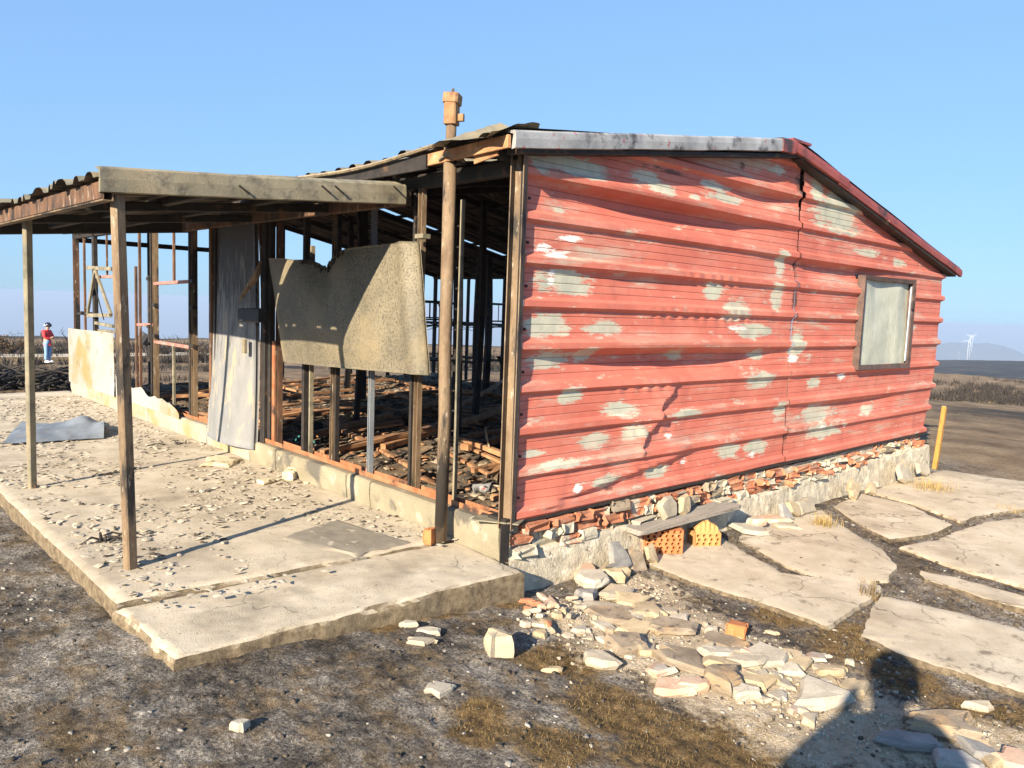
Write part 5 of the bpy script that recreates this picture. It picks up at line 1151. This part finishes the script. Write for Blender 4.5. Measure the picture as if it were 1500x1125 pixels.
def figure(loc, face, H, label, mats, hands, foot_gap=.10, hair=True, helmet=False, elbow_out=.0, lean=0.0):
    """standing person, both hands raised to the points given in the body frame (forward, left, up)"""
    fx, fy = math.cos(face), math.sin(face); T = thing('person', tuple(loc), label, 'person')
    def W(f, l, u): return (loc[0]+fx*f-fy*l, loc[1]+fy*f+fx*l, loc[2]+u*H)
    def j(f, l, u, *r): return W(f*H, l*H, u)+tuple(k*H for k in r)
    sk, top, trs, sho = mats
    hn = {}
    body = dict(pel=j(0, 0, .53, .075, .06), sp=j(.0, 0, .64, .07, .055), ch=j(.0, 0, .75, .085, .06), nk=j(0, 0, .835, .032), hd0=j(.012+lean*.4, 0, .872, .045), hd=j(.012+lean, 0, .925, .052, .058), hd2=j(.008+lean, 0, .968, .044, .046))
    E_ = [('pel', 'sp'), ('sp', 'ch'), ('ch', 'nk'), ('nk', 'hd0'), ('hd0', 'hd'), ('hd', 'hd2')]
    tp = dict(hem=j(0, 0, .455, .09, .074), pel=j(0, 0, .52, .09, .074), sp=j(.0, 0, .64, .086, .068), ch=j(0, 0, .74, .098, .072), nk=j(0, 0, .82, .045)); TE = [('hem', 'pel'), ('pel', 'sp'), ('sp', 'ch'), ('ch', 'nk')]
    lg = dict(pel=j(0, 0, .515, .08, .066), wst=j(0, 0, .62, .078, .062)); LE = [('pel', 'wst')]
    for s, n_ in ((1, 'l'), (-1, 'r')):
        hx, hy, hz = hands[0 if s > 0 else 1]
        body.update({n_+'sh': j(0, s*.098, .80, .036), n_+'el': j(hx*.30, s*(.145+elbow_out), .64+(.055 if hz > .8 else 0), .024), n_+'wr': j(hx*.86, hy*1.0+s*.01, hz-.03, .015, .018), n_+'pa': j(hx, hy, hz, .013, .02)})
        E_ += [('ch', n_+'sh'), (n_+'sh', n_+'el'), (n_+'el', n_+'wr'), (n_+'wr', n_+'pa')]
        for k in range(4):   # fingers, curled round what is held
            a = -.018+.012*k; body[n_+'f%da' % k] = j(hx+.016, hy-s*.010, hz+a, .0052); body[n_+'f%db' % k] = j(hx+.022, hy-s*(.030+.003*(k == 1)), hz+a+.002, .0046)
            E_ += [(n_+'pa', n_+'f%da' % k), (n_+'f%da' % k, n_+'f%db' % k)]
        body[n_+'ta'] = j(hx-.008, hy-s*.014, hz-.016, .006); body[n_+'tb'] = j(hx-.010, hy-s*.030, hz-.006, .005); E_ += [(n_+'pa', n_+'ta'), (n_+'ta', n_+'tb')]
        body.update({n_+'hp': j(0, s*.05, .49, .05), n_+'kn': j(.012, s*.052, .275, .033), n_+'an': j(-.005, s*.055, .045, .021), n_+'to': j(.07, s*.062, .018, .02, .014)})
        E_ += [('pel', n_+'hp'), (n_+'hp', n_+'kn'), (n_+'kn', n_+'an'), (n_+'an', n_+'to')]
        tp.update({n_+'sh': j(0, s*.098, .795, .048), n_+'el': j(hx*.30, s*(.145+elbow_out), .64+(.055 if hz > .8 else 0), .037), n_+'wr': j(hx*.80, hy+s*.012, hz-.035, .025)}); TE += [('ch', n_+'sh'), (n_+'sh', n_+'el'), (n_+'el', n_+'wr')]
        lg.update({n_+'hp': j(0, s*.05, .47, .062), n_+'kn': j(.012, s*.054, .275, .046), n_+'an': j(-.005, s*.056, .055, .038)}); LE += [('pel', n_+'hp'), (n_+'hp', n_+'kn'), (n_+'kn', n_+'an')]
        v, f = ellipsoid(W(.035*H, s*.058*H, .022), (.085*H, .034*H, .035*H), 12, 6, -.6, np.array([[fx, -fy, 0], [fy, fx, 0], [0, 0, 1]])); mk('shoe', v, f, sho, T, True)
    skin('body', body, E_, sk, T, 'pel'); skin('jacket', tp, TE, top, T, 'pel'); skin('trousers', lg, LE, trs, T, 'pel')
    Rm = np.array([[fx, -fy, 0], [fy, fx, 0], [0, 0, 1]])
    hc = np.array(W((.012+lean)*H, 0, .93))
    if hair: mk('hair', *ellipsoid(hc+np.array([-fx*.01*H, -fy*.01*H, .012*H]), (.066*H, .062*H, .068*H), 14, 8, -.15, Rm), MT['twig'], T, True)
    mk('nose', *ellipsoid(hc+Rm@np.array([.066*H, 0, -.005*H]), (.012*H, .008*H, .012*H), 6, 4), sk, T, True)
    for s in (1, -1): mk('eye', *ellipsoid(hc+Rm@np.array([.056*H, s*.02*H, .006*H]), (.006*H, .009*H, .006*H), 6, 4), MT['black'], T, True)
    if helmet:
        hm = mk('helmet', *ellipsoid(hc+np.array([0, 0, .018*H]), (.083*H, .074*H, .082*H), 18, 10, -.35, Rm), M('navy_helmet_shell', (.012, .014, .035), (.02, .022, .05), 6, .25, 0, 20), T, True)
        mk('helmet_visor', *ellipsoid(hc+Rm@np.array([.060*H, 0, .02*H]), (.034*H, .058*H, .022*H), 14, 6, -.9, Rm), MT['black'], hm, True)
        mk('helmet_stripe', *ellipsoid(hc+Rm@np.array([-.035*H, -.055*H, .02*H]), (.04*H, .03*H, .018*H), 10, 6, -.9, Rm), MT['turbine'], hm, True)
    return T, W
skinm = M('skin', (.50, .30, .21), (.55, .34, .25), 8, .6, 0, 20)
jean = M('light_blue_jeans', (.16, .30, .52), (.24, .40, .62), 10, .85, 0, 30); redj = M('red_jacket_cloth', (.58, .018, .025), (.68, .03, .04), 8, .75, 0, 30); navy = M('dark_cloth', (.02, .022, .03), (.04, .042, .05), 8, .85, 0, 30)
dp = dirpt(70, 530, 33.5); pzg = float(ground_z(dp[0], dp[1]))
q = onz(70, 531, pzg)
face_w = CTH-math.pi/2-.2
T1, W1 = figure((q[0], q[1], pzg), face_w, 1.44*np.hypot(q[0]-CAM[0], q[1]-CAM[1])/33.5, 'person in red jacket, jeans and dark helmet standing far left looking down at hands', (skinm, redj, jean, MT['turbine']), [(.16, .03, .66), (.16, -.03, .655)], hair=False, helmet=True, lean=.02)
mk('backpack', *ellipsoid(W1(-.19, .0, .70), (.10, .13, .20), 12, 8), navy, T1, True)
# the photographer, standing behind the lens; only the shadow enters the picture
hx = np.array([-3.0754, -3.313])-np.array([RT[0], RT[1]])*.16-np.array([math.cos(CTH), math.sin(CTH)])*.23
fg = float(ground_z(hx[0], hx[1])); Hh = 1.84
hz_ = (CAM[2]-fg)/Hh-.02
T2, W2 = figure((hx[0], hx[1], fg), CTH, Hh, 'photographer holding a phone, seen only as the shadow on the stones at lower right', (skinm, navy, navy, MT['black']), [(.088, .05, hz_), (.088, -.05, hz_)], elbow_out=.035)
ph = bpy.data.objects.new('phone', None)
Rm = np.array([FW, -RT, UP]).T
c0 = CAM-FW*.03
tag(mk('phone', *box(c0-RT*.075-UP*.03, c0+RT*.075-UP*.03, .008, .07, up=UP), MT['black']), 'black phone held up by the photographer behind the viewpoint', 'phone')

# ------------------------------------------------------------------ burnt shrubs, brushwood, posts of the land
def shrub(name, x, y, h, spread, label, group, leaf=0, seed=0, nb=26):
    r = random.Random(seed); z0 = float(ground_z(x, y))-.05; t = thing(name, (x, y, z0), label, 'bush', group); m_ = MB()
    for k in range(nb):
        a = r.uniform(0, 6.28); ll = h*r.uniform(.5, 1.05); sp = spread*r.uniform(.2, 1); p = np.array([x+r.uniform(-.15, .15)*spread, y+r.uniform(-.15, .15)*spread, z0]); pts = [p]
        for q in range(3): p = p+np.array([math.cos(a)*sp/3+r.uniform(-.08, .08)*h, math.sin(a)*sp/3+r.uniform(-.08, .08)*h, ll/3]); pts.append(p)
        b = .018*h+.006; m_.add(*tube(pts, [b, b*.8, b*.5, b*.2], 4))
        for q in range(3):
            e = pts[r.choice((1, 2, 3))]; m_.add(*tube([e, e+np.array([r.uniform(-.3, .3), r.uniform(-.3, .3), r.uniform(.02, .3)])*h*.8], [b*.4, b*.15], 3))
    m_.build('branches', MT['twig'], t)
    if leaf:
        rr_ = np.random.default_rng(seed); u = rr_.normal(size=(leaf, 3)); u /= np.linalg.norm(u, axis=1)[:, None]; cl = rr_.normal(size=(9, 3))*np.array([spread*.45, spread*.45, h*.22])+np.array([0, 0, h*.55])
        c = cl[rr_.integers(0, 9, leaf)]+u*rr_.random((leaf, 1))**.5*np.array([spread*.42, spread*.42, h*.3]); c[:, 2] = np.maximum(c[:, 2], .04); c += np.array([x, y, z0])
        s = rr_.uniform(.03, .07, (leaf, 1, 1))*h; tri = rr_.normal(size=(leaf, 3, 3)); tri /= np.linalg.norm(tri, axis=2)[:, :, None]
        mk('foliage', (c[:, None, :]+tri*s).reshape(-1, 3), np.arange(leaf*3).reshape(-1, 3), MT['bush'], t)
    return t
q = dirpt(12, 496, 47); shrub('burnt_bush', q[0], q[1], 1.15, 1.0, 'scorched brown leafy bush on the skyline at the left edge', None, 2600, 1)
k = 0
for (px, d, h, lf) in ((95, 46, .95, 0), (60, 50, .8, 0), (110, 50, 1.2, 0), (240, 44, 1.2, 0), (262, 48, 1.0, 0), (292, 42, .9, 500), (310, 46, 1.0, 0), (410, 48, 1.0, 0)):
    q = dirpt(px, 505, d); k += 1
    lab = {95: 'bare charred shrub just right of the person in red', 60: 'bare charred shrub on the skyline behind the person in red', 110: 'tallest bare charred shrub behind the white wall sheet', 240: 'bare charred shrub seen through the far window opening', 262: 'charred shrub right of centre in the far window opening', 292: 'brownish scorched shrub left of the grey door', 310: 'bare charred shrub hidden close to the grey door', 410: 'bare charred shrub seen right of the rusty door jamb'}[px]
    shrub('burnt_bush', q[0], q[1], h, .8, lab, 'charred shrubs behind the ruin', lf, 30+k, 30)
# low scorched heath over the land: nobody could count it
m_ = MB(); r = random.Random(9); Vs = []; Fs = []; nb = 0
def heath(n, x0, x1, d0, d1, hmin, hmax, seed):
    rr_ = np.random.default_rng(seed); px = rr_.uniform(x0, x1, n); d = d0*(d1/d0)**rr_.random(n); P = np.array([dirpt(a, 520, b) for a, b in zip(px, d)]); P[:, 2] = ground_z(P[:, 0], P[:, 1])
    P = P[(fbm(P[:, 0]*.12, P[:, 1]*.2, 71, 3) > -.05)]
    n = len(P); k = 7
    V = P[:, None, None, :]+np.zeros((n, k, 3, 3)); a = rr_.uniform(0, 6.28, (n, k)); h = rr_.uniform(hmin, hmax, (n, 1))*rr_.uniform(.5, 1, (n, k)); wd = h*.10
    off = rr_.normal(0, .25, (n, k, 2))*h[..., None]
    V[..., 0, 0] += off[..., 0]-np.sin(a)*wd; V[..., 0, 1] += off[..., 1]+np.cos(a)*wd; V[..., 1, 0] += off[..., 0]+np.sin(a)*wd; V[..., 1, 1] += off[..., 1]-np.cos(a)*wd
    V[..., 2, 0] += off[..., 0]*2.2+np.cos(a)*h*.5; V[..., 2, 1] += off[..., 1]*2.2+np.sin(a)*h*.5; V[..., 2, 2] += h; V[..., :2, 2] -= .05
    return V.reshape(-1, 3)
V = np.concatenate([heath(2600, -80, 760, 36, 62, .15, .55, 1), heath(1500, -60, 330, 13, 30, .05, .22, 2), heath(2600, 1330, 1560, 22, 62, .08, .40, 3)])
tag(mk('charred_heath', V, np.arange(len(V)).reshape(-1, 3), MT['twig'], None, False, None, (0, 0, 0)), 'charred black heath stubble over the land beyond the ruin', 'heath', None, 'stuff')
V = np.concatenate([heath(1600, 1330, 1560, 17, 50, .04, .12, 5), heath(300, -60, 760, 18, 34, .03, .10, 6)])
tag(mk('straw_heath', V, np.arange(len(V)).reshape(-1, 3), M('dull_straw', (.16, .115, .055), (.32, .235, .11), .4, .95, 0, 40), None, False, None, (0, 0, 0)), 'straw-coloured dry stubble over the land beyond the ruin', 'heath', None, 'stuff')
# brushwood heap beyond the terrace
def brush(x0, x1, py0, py1, n, seed):
    r = random.Random(seed); m_ = MB()
    for k in range(n):
        q = onz(r.uniform(x0, x1), r.uniform(py0, py1), -.42); q[2] = float(ground_z(q[0], q[1]))+r.uniform(.0, .28); a = r.uniform(-.6, .6)+(-.5 if r.random() < .5 else .6); l_ = r.uniform(.5, 1.5)
        d = np.array([math.cos(a), math.sin(a), 0]); m_.add(*tube([q-d*l_/2, q+np.array([0, 0, r.uniform(-.05, .18)]), q+d*l_/2+np.array([0, 0, r.uniform(-.1, .1)])], [.022, .018, .006], 5))
    return m_
tag(brush(-60, 112, 566, 590, 240, 4).build('brushwood', MT['twig']), 'tangled heap of charred branches beyond the terrace at left', 'branches', None, 'stuff')
q = dirpt(228, 520, 22); z = float(ground_z(q[0], q[1]))
bx_ = thing('black_barrel', (q[0], q[1], z), 'dark drum-shaped object seen through the far posts beyond the ruin', 'drum')
e = dirpt(207, 497, 22); e2 = dirpt(216, 490, 22)
mk('drum', *tube([np.array([e[0], e[1], e[2]-.1]), e2], .16, 10), MT['black'], bx_)
for a in (-.1, .1): mk('leg', *tube([(e[0]+a, e[1], e[2]-.1), (e[0]+a*2, e[1], z)], .02, 5), MT['black'], bx_)

# ------------------------------------------------------------------ wind turbines on the far hill
def turbine(px, pbase, ptop, dist, spin, label):
    b_ = dirpt(px, pbase, dist); tp_ = dirpt(px, ptop, dist); hh = tp_[2]-b_[2]
    t = thing('wind_turbine', (b_[0], b_[1], b_[2]-20), label, 'wind turbine', 'wind turbines on the far blue hill')
    mk('tower', *tube([(b_[0], b_[1], b_[2]-20), (b_[0], b_[1], tp_[2])], [hh*.026, hh*.014], 10), MT['turbine'], t, True)
    tow = np.array([CAM[0]-b_[0], CAM[1]-b_[1], 0]); tow /= np.linalg.norm(tow); sd_ = np.array([-tow[1], tow[0], 0]); hub = np.array([b_[0], b_[1], tp_[2]])+tow*hh*.05
    mk('nacelle', *box(hub-tow*hh*.12, hub+tow*hh*.01, hh*.045, hh*.05), MT['turbine'], t)
    for k in range(3):
        a = spin+k*2*math.pi/3; d = sd_*math.sin(a)+np.array([0, 0, 1.])*math.cos(a)
        mk('blade', *tube([hub, hub+d*hh*.12, hub+d*hh*.45], [hh*.014, hh*.02, hh*.004], 6), MT['turbine'], t)
turbine(1417, 522, 499, 2700, .4, 'tallest white wind turbine, left of the close cluster on the far hill')
turbine(1420.5, 514, 494, 3100, 1.1, 'middle white wind turbine of the close cluster on the far hill')
turbine(1423.5, 509, 492, 3400, .8, 'rearmost white wind turbine of the close cluster on the far hill')
turbine(1404.5, 523, 516, 2900, .2, 'smallest white wind turbine, low on the far hill left of the cluster')
turbine(1377, 514, 507, 4200, .6, 'faint distant wind turbine next to the edge of the red wall')

# ------------------------------------------------------------------ haze
hm_, n, b = new_mat('haze_air'); n.nodes.remove(b); pv = N(n, 'VolumePrincipled'); pv.inputs['Color'].default_value = (.47, .61, .83, 1); pv.inputs['Density'].default_value = .0004
pv.inputs['Anisotropy'].default_value = 0.
n.links.new(pv.outputs[0], n.nodes['Material Output'].inputs['Volume'])
hz = mk('haze', *box((-14500, 0, -259), (14500, 0, -259), 29000, 526, up=(0, 0, 1)), hm_, None, False, None, (0, 0, -259)); tag(hz, None, None, None, 'stuff'); hz['label'] = 'thin bluish haze filling the air over the land'; hz['category'] = 'haze'
